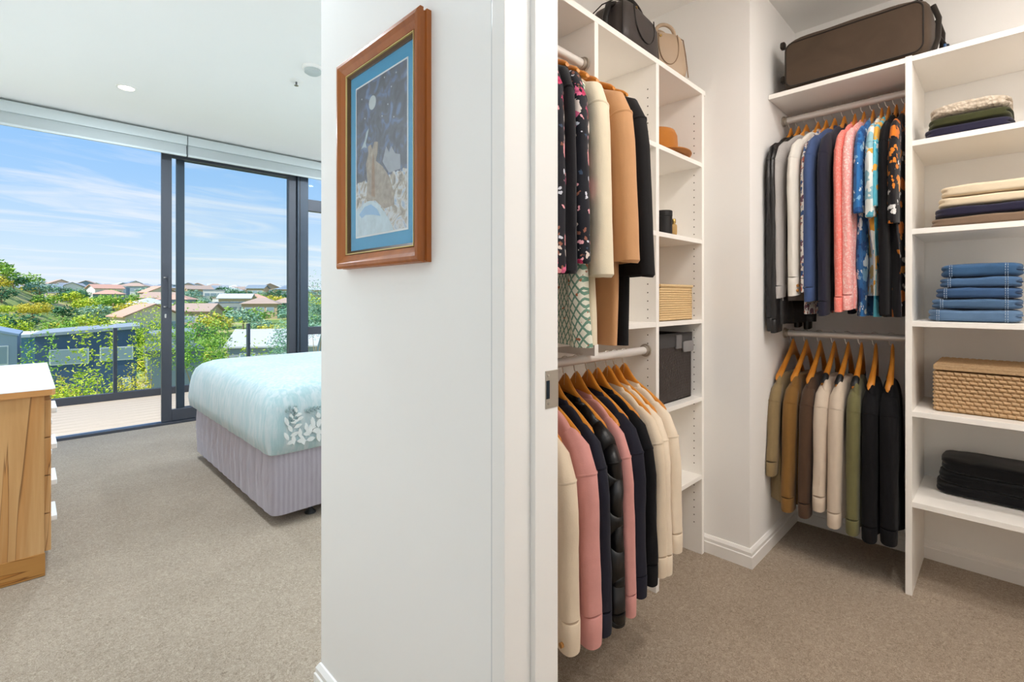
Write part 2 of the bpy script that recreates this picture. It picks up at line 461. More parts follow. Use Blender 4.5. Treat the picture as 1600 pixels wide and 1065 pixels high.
# ceiling fittings
t = thing('fire_sprinkler', 'small white sprinkler head in the bedroom ceiling', 'sprinkler', (1.262, 3.28, CB))
m = MB(); m.lathe([(.04, 0), (.042, -.002), (.03, -.007), (.014, -.009), (.001, -.009)], seg=24); m.build('escutcheon', TRIM, t, smooth=True)
m = MB(); m.lathe([(.006, -.008), (.006, -.028), (.002, -.03)], seg=12); m.build('bulb', plain('sprinkler_steel', '#5d6165', .4, .5, .6), t)
m = MB(); m.lathe([(.001, -.03), (.014, -.031), (.014, -.033), (.001, -.034)], seg=16); m.build('deflector', CHROME, t)
t = thing('smoke_detector', 'round grey smoke detector on the ceiling beside the picture wall', 'smoke detector', (1.262, 3.02, CB))
m = MB(); m.lathe([(.062, 0), (.062, -.012), (.056, -.018), (.001, -.018)], seg=32); m.build('base', TRIM, t, smooth=True)
m = MB(); m.lathe([(.05, -.017), (.048, -.034), (.036, -.042), (.001, -.043)], seg=32); m.build('cover', plain('detector_grey', '#b8c0bf'), t, smooth=True)

# ------------------------------------------------------------------ bed
bed = thing('bed', 'queen bed with lilac grey valance and pale aqua leaf print cover', 'bed', (.84, 2.46, 0))
BL, BW = 2.05, 1.50
VAL = NT('lilac_valance')
wv = VAL.n('ShaderNodeTexWave'); wv.inputs['Scale'].default_value = 14; wv.inputs['Distortion'].default_value = .3
VAL.l(VAL.mapping((1, 1, 0)), wv.inputs['Vector'])
nn = VAL.noise(60, 3, VAL.mapping((1, 1, .2)))
VAL.col(VAL.mix(VAL.math('ADD', VAL.math('MULTIPLY', wv.outputs['Fac'], .35), VAL.math('MULTIPLY', nn.outputs['Fac'], .5)), '#9a939d', '#bdb7c1'))
VAL.bump(VAL.noise(26, 3, VAL.mapping((1, 1, .25)), .8).outputs['Fac'], .6, .012)
VAL = VAL.set(.85, .15, 0, .2)
def ring_rect(x0, x1, y0, y1, z, r, n, wob=None):
    pts = []
    for (cx, cy, a0) in ((x1 - r, y0 + r, -90), (x1 - r, y1 - r, 0), (x0 + r, y1 - r, 90), (x0 + r, y0 + r, 180)):
        pts += [(cx + r * cos(radians(a0 + 90 * k / 8)), cy + r * sin(radians(a0 + 90 * k / 8))) for k in range(9)]
    out = []
    for i, p in enumerate(pts):                      # resample straight runs
        q = pts[(i + 1) % len(pts)]; d = math.dist(p, q); k = max(1, int(d / n))
        for j in range(k): out.append((p[0] + (q[0] - p[0]) * j / k, p[1] + (q[1] - p[1]) * j / k))
    cx, cy = (x0 + x1) / 2, (y0 + y1) / 2; res = []
    for x, y in out:
        d = wob(x, y, z) if wob else 0
        l = math.hypot(x - cx, y - cy); res.append((x + (x - cx) / l * d, y + (y - cy) / l * d, z))
    return res
def resample(r, n):
    P = [Vector(p) for p in r]; P.append(P[0]); ln = [0]
    for i in range(1, len(P)): ln.append(ln[-1] + (P[i] - P[i - 1]).length)
    out = []; j = 0
    for k in range(n):
        s = ln[-1] * k / n
        while ln[j + 1] < s: j += 1
        u = (s - ln[j]) / max(1e-9, ln[j + 1] - ln[j]); out.append(tuple(P[j].lerp(P[j + 1], u)))
    return out
def vwob(x, y, z):
    s = (y if x < .06 else x * .4)
    g = 1 - abs(z - .22) / .22
    return (.010 if x < .06 else .004) * sin(s * 63 + 2 * sin(s * 9)) * g + .004 * sin(s * 131 + z * 12) * g + (.008 * g)
m = MB(); rings = []
for k in range(9):
    z = .055 + .315 * k / 8
    rings.append(ring_rect(-.004, BL, -.004, BW, z, .05, .02, vwob))
m.loft([resample(r, 330) for r in rings]); m.build('valance', VAL, bed, smooth=True)
DUV = NT('aqua_print_cover')
n1 = DUV.noise(46, 4, DUV.mapping((1, 1, .16)), .6).outputs['Fac']
n2 = DUV.noise(5, 3).outputs['Fac']
fac = DUV.ramp(DUV.math('ADD', DUV.math('MULTIPLY', n1, .75), DUV.math('MULTIPLY', n2, .25)), [(.42, '#ffffff'), (.58, '#000000')])
DUV.col(DUV.mix(fac, '#bcc7c9', '#a2bbbf'))
DUV.bump(n1, .25, .005); DUV = DUV.set(.85, .15, 0, .25)
m = MB(); rings = []
zs = [(.352, .0, .03), (.36, -.012, .03), (.42, -.022, .035), (.50, -.02, .04), (.57, -.012, .055), (.62, .004, .075), (.652, .03, .09), (.673, .075, .11), (.682, .15, .13), (.686, .3, .15), (.688, .6, .14)]
def dwob(x, y, z):
    g = max(0, min(1, (.66 - z) / .15))
    if y < .12 and x > .05: return .0015
    return .004 * sin((x + y) * 47 + sin(z * 20)) * g + .004 * noise.noise(Vector((x * 6, y * 6, z * 6)))
for z, ins, r in zs:
    rings.append(ring_rect(ins - .02, BL - .05, ins - .02, BW + .02 - ins, z, r, .05, dwob))
m.loft([resample(r, 150) for r in rings]); cover = m.build('bed_cover', DUV, bed, smooth=True)
# printed sprays on the long side of the cover
m = MB(); g2 = MB(); rnd = random.Random(5)
def spray(mb, x, z, ang, n, ln, wd, y=-.0495):
    for k in range(n):
        spray.i = getattr(spray, 'i', 0) + 1; yo = .00012 * (spray.i % 40)
        s = -1 if k % 2 else 1
        px, pz = x + cos(ang) * k * ln * .42, z + sin(ang) * k * ln * .42
        a = ang + s * .85; l = ln * (1 - .35 * k / n) * rnd.uniform(.8, 1.1)
        pts = []
        for u, v in ((0, 0), (.25, .5), (.55, .6), (.85, .3), (1, 0), (.85, -.3), (.55, -.6), (.25, -.5)):
            pts.append((px + cos(a) * u * l - sin(a) * v * wd, pz + sin(a) * u * l + cos(a) * v * wd))
        zc = [p[1] for p in pts]
        if min(zc) < .366 or max(zc) > .592 or min(p[0] for p in pts) < .03: continue
        yy = [y] * 8
        mb.add([(p[0], y - yo, p[1]) for p in pts] + [(p[0], y + .010, p[1]) for p in pts],
               [tuple(range(8)), tuple(range(15, 7, -1))] + [(i, (i + 1) % 8, 8 + (i + 1) % 8, 8 + i) for i in range(8)])
for x, z, a, n_, l, w_ in ((.035, .385, 1.15, 8, .048, .015), (.075, .395, .75, 7, .050, .016), (.125, .385, 1.0, 8, .055, .018), (.15, .43, .55, 7, .060, .018), (.05, .49, 1.0, 5, .042, .013), (.20, .385, .9, 7, .055, .017), (.28, .42, .5, 7, .06, .018), (.36, .385, .8, 6, .06, .017), (.50, .40, .7, 6, .06, .018), (.62, .45, .4, 6, .06, .018), (.8, .4, .9, 6, .06, .018), (1.0, .42, .6, 6, .06, .018), (1.25, .4, .8, 6, .06, .018)):
    spray(m, x, z, a, n_, l, w_)
m.build('printed_leaves', fabric('leaf_print_white', '#dfe3e2', fold=False), cover, kind='stuff')
for x, z, a in ((.13, .545, .12), (.6, .54, .1), (.04, .555, .6), (.06, .50, 1.2)):
    spray(g2, x, z, a, 9, .022, .006)
g2.build('printed_twigs', fabric('twig_print_grey', '#8fa3a3', fold=False), cover, kind='stuff')
for x, y in ((.20, .06), (.20, 1.40), (1.85, .06), (1.85, 1.40)):
    g = MB(); g.lathe([(.028, 0), (.027, .006), (.011, .020), (.008, .06), (.008, .10)], (x, y, 0), 20); g.build('glide_foot', BLACKP, bed, smooth=True)

# ------------------------------------------------------------------ dresser
dr = thing('dresser', 'rustic oak chest of drawers with white top and white pulls', 'dresser', (-.415, 2.685, 0))
DX, DY = .488, 1.08
MB().box(0, DX - .02, 0, .02, .0, .715).build('side_panel', OAK, dr, .001)
MB().box(0, DX - .02, DY - .02, DY, .0, .715).build('side_panel', OAK, dr, .001)
MB().box(0, .012, .02, DY - .02, .06, .715).build('back_panel', OAK, dr)
MB().box(.01, DX - .03, .02, DY - .02, .0, .08).build('plinth', OAK, dr)
MB().box(.012, DX - .02, .02, DY - .02, .68, .715).build('carcass_rail', OAK, dr)
MB().box(.001, DX - .018, -.0035, .0, .002, .092).build('plinth_board', wood('oak_plinth', '#a8743c', '#bd8849', '#cf9c5c', 'X', .45, True, .8), dr, .001)
tp = MB(); tp.prism([(-.0, -.012), (DX + .002, -.012), (DX + .012, .004), (DX + .012, DY + .008), (0, DY + .008)], 'z', .7155, .7385)
tp.build('top_edge', wood('oak_edge', '#b27a44', '#c48b52', '#d09b62', 'X', .45, False), dr)
tp = MB(); tp.prism([(-.0, -.012), (DX + .002, -.012), (DX + .012, .004), (DX + .012, DY + .008), (0, DY + .008)], 'z', .7385, .742)
tp.build('top_panel', plain('white_laminate', '#f3f2f4', .3, .4, var=.005), dr)
for r in range(4):
    z0 = .088 + r * .152
    for c in range(2):
        y0 = .022 + c * (DY - .04) / 2
        d = MB().box(DX - .02, DX, y0 + .002, y0 + (DY - .04) / 2 - .002, z0, z0 + .148).build('drawer', OAK, dr, .001)
        yc = y0 + .13 + .04 * c
        MB().box(DX, DX + .022, yc, yc + .20, z0 + .072, z0 + .094).build('pull', plain('white_pull', '#f2f2f2', .3), d, .003)

# ------------------------------------------------------------------ framed picture
pic = thing('framed_picture', 'framed night scene print with blue mat and moulded timber frame', 'picture', (.5895, 1.013, 1.432))
PW, PH = .1855, .2575            # half sizes; local y across, z up, -x towards the hall
def frame_ring(name, prof, m, parent):
    """mitred frame: profile (inset from outer edge, distance from the wall) swept round the rectangle"""
    rings = []
    for sy, sz in ((-1, -1), (1, -1), (1, 1), (-1, 1)):
        rings.append([(-d, sy * (PW - i), sz * (PH - i)) for i, d in prof])
    rings.append(rings[0])
    k = MB(); k.loft(rings, False, False); return k.build(name, m, parent)
frame_ring('moulding', [(.0, 0), (.0, .011), (.004, .013), (.004, .017), (0, .019), (.0, .027), (.005, .031), (.012, .032), (.020, .026), (.032, .020), (.034, .012), (.034, .0)], FRAMEW, pic)
frame_ring('gold_slip', [(.034, .0), (.034, .0205), (.0362, .0205), (.0375, .017), (.0375, 0)], plain('gilt', '#c8b070', .35, .5, .5), pic)
frame_ring('inner_bead', [(.0375, 0), (.0375, .018), (.043, .013), (.043, 0)], plain('dark_bead', '#5a4024', .4), pic)
iw, ih = PW - .043, PH - .043
MB().box(-.010, -.002, -iw, iw, -ih, ih).build('mat_board', fabric('blue_mat', '#3192bf', .03, .1, 700, fold=False), pic)
aw, ah = iw - .030, ih - .034
MB().box(-.0108, -.010, -aw - .004, aw + .004, -ah - .004, ah + .004).build('mat_bevel', plain('mat_core', '#d9dee0'), pic)
ART = NT('night_print')
sepA = ART.n('ShaderNodeSeparateXYZ'); ART.l(ART.tc.outputs['Object'], sepA.inputs[0])
nA = ART.noise(24, 5, None, 1.5).outputs['Fac']
sky_ = ART.ramp(nA, [(.3, '#3c414e'), (.5, '#565b6a'), (.62, '#5a7096'), (.75, '#7f90a8')])
low = ART.ramp(ART.noise(30, 5, None, 2.2).outputs['Fac'], [(.3, '#6b6a66'), (.45, '#a39a8c'), (.55, '#c3c8cb'), (.7, '#7f9cba')])
hz_ = ART.math('GREATER_THAN', ART.math('ADD', sepA.outputs['Z'], ART.math('MULTIPLY', nA, .05)), -.028)
ART.col(ART.mix(hz_, low, sky_)); ART = ART.set(.5, .2)
pr = MB().box(-.0112, -.0108, -aw, aw, -ah, ah).build('print', ART, pic)
def flat(name, pts, m, d=.0115):
    k = MB(); k.prism([(p[0], p[1]) for p in pts], 'x', -.0112, -d); return k.build(name, m, pr)
disc = lambda cy, cz, r, n=20: [(cy + r * cos(2 * pi * k / n), cz + r * sin(2 * pi * k / n)) for k in range(n)]
# (viewed from -x, +y is to the left)
flat('moon', disc(.034, .128, .0165), plain('moon_print', '#aeb9bd', .5, var=.12, vs=120))
flat('snow_bank', [(aw, -ah), (aw, -.118), (.075, -.104), (.045, -.100), (.01, -.112), (-.02, -.135), (-.045, -.160), (-.06, -ah)], plain('snow_print', '#b4c8d2', .5, var=.35, vs=36))
flat('snow_shade', [(.098, -.128), (.07, -.112), (.04, -.110), (.012, -.125), (-.004, -.143), (.03, -.136), (.066, -.132), (.085, -.138)], plain('snow_blue_print', '#86add0', .5, var=.15, vs=50), .0117)
flat('figure', [(.062, -.100), (.058, -.05), (.064, -.01), (.052, .012), (.056, .028), (.042, .032), (.034, .018), (.024, .034), (.008, .030), (.010, .006), (.018, -.012), (-.012, -.030), (-.040, -.058), (-.060, -.095), (-.062, -.125), (-.02, -.128), (.02, -.104)], plain('figure_print', '#93887a', .5, var=.7, vs=75), .0116)
flat('figure_band', [(.038, -.09), (.036, -.02), (.030, .01), (.024, -.02), (.022, -.096)], plain('figure_tan_print', '#8a6f58', .5, var=.6, vs=110), .0118)
flat('bird', [(.088, .030), (.070, .048), (.062, .066), (.050, .072), (.058, .054), (.066, .040), (.062, .028), (.074, .032)], plain('bird_print', '#9fb2bb', .5, var=.2, vs=80))
flat('peaks', [(-.012, -.02), (-.028, .012), (-.040, -.004), (-.050, .008), (-.066, -.012), (-.086, -.018), (-.088, -.05), (-.04, -.05)], plain('peak_print', '#8d95a0', .5, var=.25, vs=60))
for k, (y, z) in enumerate(((-.02, .17), (-.05, .14), (-.035, .105), (-.07, .165), (.07, .1), (-.06, .07), (.085, .15), (-.01, .085))):
    flat('star', disc(y, z, .0016, 6), plain('star_print', '#c3ccd4'))
MB().box(-.0145, -.0140, -iw, iw, -ih, ih).build('glazing', glass('picture_glass', (.995, .995, .995), .005, .02), pic)
# ------------------------------------------------------------------ shelving units
UY0, UY1 = .915, 1.243
lu = thing('shelving_unit', 'white floor standing shelving unit along the left closet wall', 'shelving', (.72, UY0, 0))
def part(name, x0, x1, y0, y1, z0, z1, m=MELA, par=lu, org=(.72, UY0, 0), bev=.001):
    return MB().box(x0 - org[0], x1 - org[0], y0 - org[1], y1 - org[1], z0, z1).build(name, m, par, bev)
part('top_shelf', .72, 2.095, UY0, UY1, 1.978, 1.998)
P1 = part('upright', 1.279, 1.299, UY0, UY1, .917, 1.978)
P2 = part('upright', 1.668, 1.690, UY0, UY1, 0, 1.978)
P3 = part('upright', 2.060, 2.080, UY0, UY1, 0, 1.978)
part('scribe_strip', 2.080, 2.105, UY0 + .03, UY1, 0, 1.978)
LZ = (1.663, 1.334, .993, .660, .325)
for z in LZ[:3]: part('shelf', 1.299, 1.668, UY0, UY1, z, z + .018)
for z in LZ: part('shelf', 1.690, 2.060, UY0, UY1, z, z + .018)
part('lower_shelf', .72, 1.279, UY0 + .02, UY1, .955, .973)
part('back_panel', .72, 2.080, UY1 - .004, UY1, .30, 1.978)
HOLE = plain('pin_hole', '#57514a', .7)
def holes(par, x, y, zs, org):
    m = MB()
    for z in zs:
        n = 8; c = [(x, y + .0026 * cos(2 * pi * k / n), z + .0026 * sin(2 * pi * k / n)) for k in range(n)]
        c2 = [(x - .0006, q[1], q[2]) for q in c]
        m.add([(p[0] - org[0], p[1] - org[1], p[2] - org[2]) for p in c + c2], [tuple(range(n)), tuple(range(2 * n - 1, n - 1, -1))] + [(i, (i + 1) % n, n + (i + 1) % n, n + i) for i in range(n)])
    m.build('shelf_pin_holes', HOLE, par, kind='stuff')
zz3 = [.13 + .032 * k for k in range(56)]
zok = [z for z in zz3 if all(not (q - .012 < z < q + .03) for q in LZ)]
holes(P3, 2.060, UY0 + .035, zok, (.72, UY0, 0))
holes(P2, 1.668, UY0 + .035, [z for z in zok if z > .5], (.72, UY0, 0))
holes(P2, 1.668, UY1 - .06, [z for z in zok if z > 1.05], (.72, UY0, 0))

RX0, RX1 = 2.324, 2.718
RO = (RX1, .25, 0)
ru = thing('shelving_unit', 'white shelving unit against the back wall with folded clothes', 'shelving', RO)
rp = lambda n, x0, x1, y0, y1, z0, z1: part(n, x0, x1, y0, y1, z0, z1, MELA, ru, RO)
rp('upright', RX0, RX1, .240, .260, 0, 1.999)
rp('top_shelf', RX0, RX1, .260, .733, 1.976, 1.996)
rp('top_shelf', RX0, RX1, -.62, .240, 1.976, 1.996)
rp('upright', RX0, RX1, -.64, -.62, 0, 1.999)
RZ = (1.663, 1.337, .996, .663, .328)
for z in RZ: rp('shelf', RX0 + .002, RX1, -.62, .240, z, z + .020)

# ------------------------------------------------------------------ hanging rails
def rail(label, a, b, r=.0145):
    a, b = Vector(a), Vector(b); t = thing('clothes_rail', label, 'clothes rail', a)
    MB().tube([(0, 0, 0), b - a], r, 20).build('tube', plain('rail_chrome', '#e2deda', .28, .5, .3, var=.02), t, smooth=True)
    d = (b - a).normalized()
    for e_, s in ((Vector((0, 0, 0)), 1), (b - a, -1)):
        MB().tube([e_, e_ + d * s * .006], .024, 20).build('end_flange', STEEL, t)
        MB().tube([e_, e_ + d * s * .018], r + .004, 20).build('end_socket', STEEL, t, smooth=True)
    return t
LRY = .957
rail('upper chrome rail of the left closet wall', (.722, LRY, 1.852), (1.277, LRY, 1.852))
rail('lower chrome rail of the left closet wall', (.722, LRY, .904), (1.666, LRY, .904))
rail('upper chrome rail below the suitcase shelf', (2.53, .733, 1.930), (2.53, .262, 1.930))
rail('lower chrome rail of the back wall above the khaki jackets', (2.547, .733, .938), (2.547, .262, .938))

# ------------------------------------------------------------------ hangers and garments
HL = .19               # half length of a hanger
def arm(u):            # height of the hanger's spine below the rail centre
    s = min(1.2, abs(u) / HL)
    return -.060 - .025 * (1 - math.exp(-(u / .035) ** 2)) - .075 * s ** 1.3
def arm2(u):           # the steeper wishbone hangers on the lower back rail
    s = min(1.2, abs(u) / HL)
    return -.058 - .150 * (s * s / (s + .10)) ** 1.0
def make_hanger(name, arm=arm, big=1.0, tips=None):
    t = thing(name, '-', 'hanger')
    R = .0175; pts = [(0, 0, -.070), (0, 0, -.040), (0, .006, -.030)]
    for k in range(13):
        a = radians(-60 + 20 * k); pts.append((0, R * cos(a), R * sin(a) + .0))
    MB().tube(pts, .0017, 8).build('hook', CHROME, t, smooth=True)
    rings = []
    n = 30
    for i in range(n + 1):
        u = -HL + 2 * HL * i / n; s = abs(u) / HL
        hh = .010 * max(0, 1 - s) ** .7 + .012 * math.exp(-(u / .03) ** 2) + .0085; th = .0055 + .0055 * s ** 1.5
        hh *= big; th *= big
        if i in (0, n): hh *= .55; th *= .55
        v = .012 * s * s - .004
        rings.append([(u, v + th * cos(2 * pi * k / 12), arm(u) - .004 + hh * sin(2 * pi * k / 12)) for k in range(12)])
    MB().loft(rings).build('wooden_body', HWOOD, t, smooth=True)
    if tips:
        for a_, b_ in ((0, 4), (n - 3, n + 1)):
            ctr = [sum((Vector(p) for p in r), Vector()) / 12 for r in rings[a_:b_]]
            MB().loft([[tuple(c + (Vector(p) - c) * 1.10) for p in r] for r, c in zip(rings[a_:b_], ctr)]).build('rubber_tip', tips, t, smooth=True)
    return t
H0 = None
HANG_ROT = {}
def hang(px, py, pz, rz, label):
    global H0
    if H0 is None:
        H0 = make_hanger('coat_hanger'); H0.location = (px, py, pz); H0.rotation_euler = (0, 0, rz); H0['label'] = label; H0['group'] = 'wooden coat hangers'
        return H0
    h = copy_tree(H0, (px, py, pz), rz, label, 'wooden coat hangers')
    if px > 2: h.scale = (.89, 1, 1)
    return h

WISH = {}
def hang_wish(px, py, pz, rz, label, tips):
    key = bool(tips)
    if key not in WISH:
        h = WISH[key] = make_hanger('wishbone_hanger', arm2, 1.25, tips)
        h.location = (px, py, pz); h.rotation_euler = (0, 0, rz); h['label'] = label; h['group'] = 'wishbone hangers on the lower back rail'
    else: h = copy_tree(WISH[key], (px, py, pz), rz, label, 'wishbone hangers on the lower back rail')
    h.scale = (.89, 1, 1); return h

def garment(name, label, cat, loc, rz, mat, hem=.62, cuff=.62, sp=.036, neck=.085, wh=.215, hemw=.225, ru=.050, rc=.038,
            seed=0, sleeves=(-1, 1), cuffband=.055, cuffmat=None, collar=True, collarmat=None, buttons=0, lean=0.0, quilt=False, drop=0.0, fold=1.0, bs=1.0, sd=.066, z0=None, bend=0.0, far=.92, soff=0.0, sv=.60):
    """a garment on a hanger: local x across the shoulders, y along the rail, z up from the rail's centre"""
    t = thing(name, label, cat, loc, rz)
    rd = random.Random(seed); ph = [rd.uniform(0, 6.28) for _ in range(8)]
    b0 = sp * .50 * bs
    SEG = 44
    z0 = arm(neck) + .010 - drop if z0 is None else z0
    zsh = z0 - .006 - sd          # shoulder tip
    def ring(z, a, b, amp, k=1.0):
        r = []
        for i in range(SEG):
            th = 2 * pi * i / SEG
            c, s = cos(th), sin(th)
            x = a * math.copysign(abs(c) ** .72, c); y = b * math.copysign(abs(s) ** .8, s)
            q = x / .22
            y += amp * b * .9 * noise.noise(Vector((q * 3 + seed, 2 if s > 0 else -2, z * 5))) + amp * b * (.55 * sin(q * 7 + ph[0] + z * 3) + .35 * sin(q * 13 + ph[1] - z * 4)) * (1 if s >= 0 else .9)
            x += .003 * amp * sin(z * 9 + ph[2]) * c
            r.append((x * k, y * k, z))
        return r
    rings = []
    NS = 9
    for i in range(NS + 1):
        q = i / NS; a = neck + (wh - neck) * q
        z = z0 - .006 - sd * q ** 1.45
        rings.append(ring(z, a, b0 * (.35 + .6 * q ** .6), .15 * fold))
    zs = rings[-1][0][2]
    NB = 16
    for i in range(1, NB + 1):
        q = i / NB; z = zs + (-hem - zs) * q
        a = wh + (hemw - wh) * q + .012 * sin(min(1, q * 4) * pi / 2)
        rings.append(ring(z, a, b0 * (.95 + .10 * q), (.2 + .75 * q) * fold))
    rings.append(ring(-hem + .004, hemw * .97, b0 * .86, .95 * fold))
    rings.append(ring(-hem + .05, hemw * .95, b0 * .80, .9 * fold))
    body = MB().loft(rings).build('body', mat, t, smooth=True)
    for s in sleeves:
        cb = -cuff
        path = [(s * (wh - .085), zsh + sd * .30 - .012), (s * (wh - .045), zsh + sd * .06 - .012), (s * (wh - .012), zsh - .030), (s * (wh + .010), zsh - .075), (s * (wh + .020), zsh - .14)]
        rad = [(min(.030, ru * .8), .35), (min(.042, ru * .9), .75), (ru * .95, .95), (ru, 1.0), (ru, 1.0)]
        nz_ = 24
        zst = path[-1][1]; zen = cb + cuffband
        for i in range(1, nz_ + 1):
            q = i / nz_
            path.append((s * (wh + .020 + lean * q), zst + (zen - zst) * q)); rad.append((ru + (rc - ru) * q ** .8, 1.0 - .06 * q))
        rg = []
        for i, (u, z) in enumerate(path):
            a_ = path[max(0, i - 1)]; c_ = path[min(len(path) - 1, i + 1)]
            tu, tz = c_[0] - a_[0], c_[1] - a_[1]; l = math.hypot(tu, tz); tu /= l; tz /= l
            nu, nz2 = -tz, tu; R_, vv = rad[i]
            rv = min(sp * sv, R_) * vv
            w_ = []
            for k in range(24):
                th = 2 * pi * k / 24
                f_ = 1 + fold * (.012 * sin(2 * th + ph[4] + z * 5) + .022 * sin(3 * th + z * 7 + ph[5]) + .030 * sin(5 * th + z * 6)) + fold * .006 * sin(z * 60 + ph[6])
                f_ += fold * .075 * noise.noise(Vector((cos(th) * 1.3 + seed * 3.7, sin(th) * 1.3, z * 7))) + fold * .03 * noise.noise(Vector((cos(th) * 2.5 + seed, sin(th) * 2.5, z * 22)))
                if quilt: f_ += .05 * abs(sin(z * 42 + cos(th) * 1.2)) - .02
                ct, st = math.copysign(abs(cos(th)) ** .82, cos(th)), math.copysign(abs(sin(th)) ** .82, sin(th))
                w_.append((u + nu * R_ * ct * f_, rv * st * f_, z + nz2 * R_ * ct * f_))
            rg.append(w_)
        u, z = path[-1]; R_ = rad[-1][0]; rv = min(sp * sv, R_) * .94
        sl = MB().loft(rg, True, cuffband > 0.002)
        sg = lambda v_: math.copysign(abs(v_) ** .82, v_)
        def cr(z, k): return [(u + R_ * k * sg(cos(2 * pi * j / 24)), rv * k * sg(sin(2 * pi * j / 24)), z + .006 * cos(2 * pi * j / 24)) for j in range(24)]
        if cuffband <= 0.002:
            sl.loft([rg[-1], cr(z, .9), cr(z + .03, .86)], False, True)
        so = sl.build('sleeve', mat, t, smooth=True)
        ctr = Vector((path[3][0], 0, path[3][1])); bandr = []
        for dz_, k_ in ((.004, 1.0), (.002, 1.03), (-.002, 1.03), (-.004, 1.0)):
            bandr.append([tuple(ctr + (Vector(p_) - ctr) * k_ + Vector((0, 0, dz_))) for p_ in rg[3]])
        MB().loft(bandr, False, False).build('shoulder_seam', mat, so, smooth=True)
        if cuffband > 0.002:
            cm = MB().loft([cr(zen + .002, .98), cr(zen - .001, 1.03), cr(zen - cuffband * .5, 1.03), cr(cb, 1.0), cr(cb + .001, .88), cr(cb + .03, .85)]).build('cuff', cuffmat or mat, so, smooth=True)
            if s == sleeves[0]:
                for k in range(buttons):
                    bm = MB(); bs_ = -1 if loc[0] > 2 else 1; bm.tube([(u - R_ * .50, bs_ * (rv * .93 - .001), cb + .018 + .02 * k), (u - R_ * .52, bs_ * (rv * .97 + .005), cb + .018 + .02 * k)], .0062, 12)
                    bm.build('button', plain('horn_button', '#a5743a', .35, .4, var=.15, vs=200), cm)
    if collar:
        cr_ = []
        for zz_, k, bb in ((z0 - .012, 1.05, 1.0), (z0 + .004, 1.0, 1.0), (z0 + .014, .86, .92), (z0 + .013, .72, .72), (z0 - .004, .70, .6)):
            cr_.append([(neck * k * cos(2 * pi * j / 24), max(b0 * .62, .010) * bb * sin(2 * pi * j / 24), zz_ - .010 * cos(2 * pi * j / 24) ** 2) for j in range(24)])
        MB().loft(cr_, False, False).build('collar', collarmat or mat, t, smooth=True)
    for ch in list(t.children) + [g_ for c_ in t.children for g_ in c_.children] + [h_ for c_ in t.children for g_ in c_.children for h_ in g_.children]:
        for v in ch.data.vertices:
            x, y, z = v.co
            if ch.name.split('.')[0] in ('sleeve', 'cuff', 'button', 'shoulder_seam'): y += soff
            v.co.y = y
            if x < 0: v.co.y = y + bend * (min(1.3, -x / .22)) ** 1.5
            else: v.co.x = x * far
    return t

def outfit(kind, label, cat, pos, tilt, mat, hlabel, side, **k):
    """hanger plus garment at one place on a rail; side 'L' = left wall, 'R' = back wall"""
    rz = (pi / 2 if side == 'L' else 0) + radians(tilt)
    wish = k.pop('wish', None)
    if wish: hang_wish(*pos, rz, hlabel, BLACKP if wish == 2 else None)
    else: hang(*pos, rz, hlabel)
    return garment(kind, label, cat, pos, rz, mat, **k)

QUILT = NT('black_quilted_nylon')
def qband(rot):
    q = QUILT.n('ShaderNodeTexWave'); q.inputs['Scale'].default_value = 4.2; q.inputs['Distortion'].default_value = .4; q.wave_profile = 'SIN'
    QUILT.l(QUILT.mapping((1, .8, 1), (0, rot, 0)), q.inputs['Vector']); return q.outputs['Fac']
qh = QUILT.math('POWER', QUILT.math('MULTIPLY', qband(radians(35)), qband(radians(-55))), .35)
QUILT.col(QUILT.mix(qh, '#070607', '#1b191a')); QUILT.bump(qh, 1.0, .02); QUILT = QUILT.set(.4, .4)  # crease shade between the quilted diamonds is put into the colour
# --- left wall, lower rail (hook x, tilt, ...): nearest the door first
zL = .904
NAVY = fabric('navy_jersey', '#1e1e29', sheen=.05); BLK = fabric('black_wool', '#0e0d10', .12, sheen=.03); PINK = fabric('rose_sweatshirt', '#c98d86')
CRM = fabric('cream_knit', '#dcccb6', .06, .4, 300); CRM2 = fabric('oat_knit', '#d6c4ac', .06, .4, 300)
LT = -12
rowLL = [
 (.985, 'cardigan', 'oat cardigan with a brown cuff button at the door jamb', 'cardigan', CRM2, dict(cuff=.622, hem=.59, sp=.05, buttons=1, cuffband=.07, seed=1)),
 (1.060, 'sweatshirt', 'larger rose pink sweatshirt with wide ribbed cuff nearest the door', 'sweatshirt', PINK, dict(cuff=.642, hem=.60, sp=.056, ru=.056, rc=.043, cuffband=.072, seed=2)),
 (1.122, 'jacket', 'navy jacket hanging between the rose sweatshirt and the quilted jacket', 'jacket', NAVY, dict(cuff=.645, hem=.61, sp=.05, seed=3)),
 (1.180, 'quilted_jacket', 'black quilted puffer jacket on the lower left rail', 'jacket', QUILT, dict(cuff=.65, hem=.62, sp=.048, quilt=True, seed=4, cuffband=.03)),
 (1.237, 'sweatshirt', 'slim rose pink sweatshirt behind the black quilted jacket', 'sweatshirt', PINK, dict(cuff=.655, hem=.60, sp=.040, ru=.042, rc=.033, seed=5)),
 (1.298, 'sweater', 'navy sweater right of the slim pink sweatshirt', 'sweater', NAVY, dict(cuff=.625, hem=.60, sp=.046, seed=6)),
 (1.352, 'sweater', 'black sweater in front of the cream cardigans', 'sweater', BLK, dict(cuff=.615, hem=.60, sp=.046, seed=7)),
 (1.412, 'cardigan', 'first cream cardigan, directly behind the black sweater', 'cardigan', CRM2, dict(cuff=.62, hem=.60, sp=.046, seed=8)),
 (1.458, 'cardigan', 'middle one of the three cream cardigans', 'cardigan', CRM, dict(cuff=.63, hem=.60, sp=.046, seed=9)),
 (1.515, 'cardigan', 'last cream cardigan, nearest the shelves with the dark basket', 'cardigan', CRM, dict(cuff=.585, hem=.59, sp=.05, seed=10)),
]
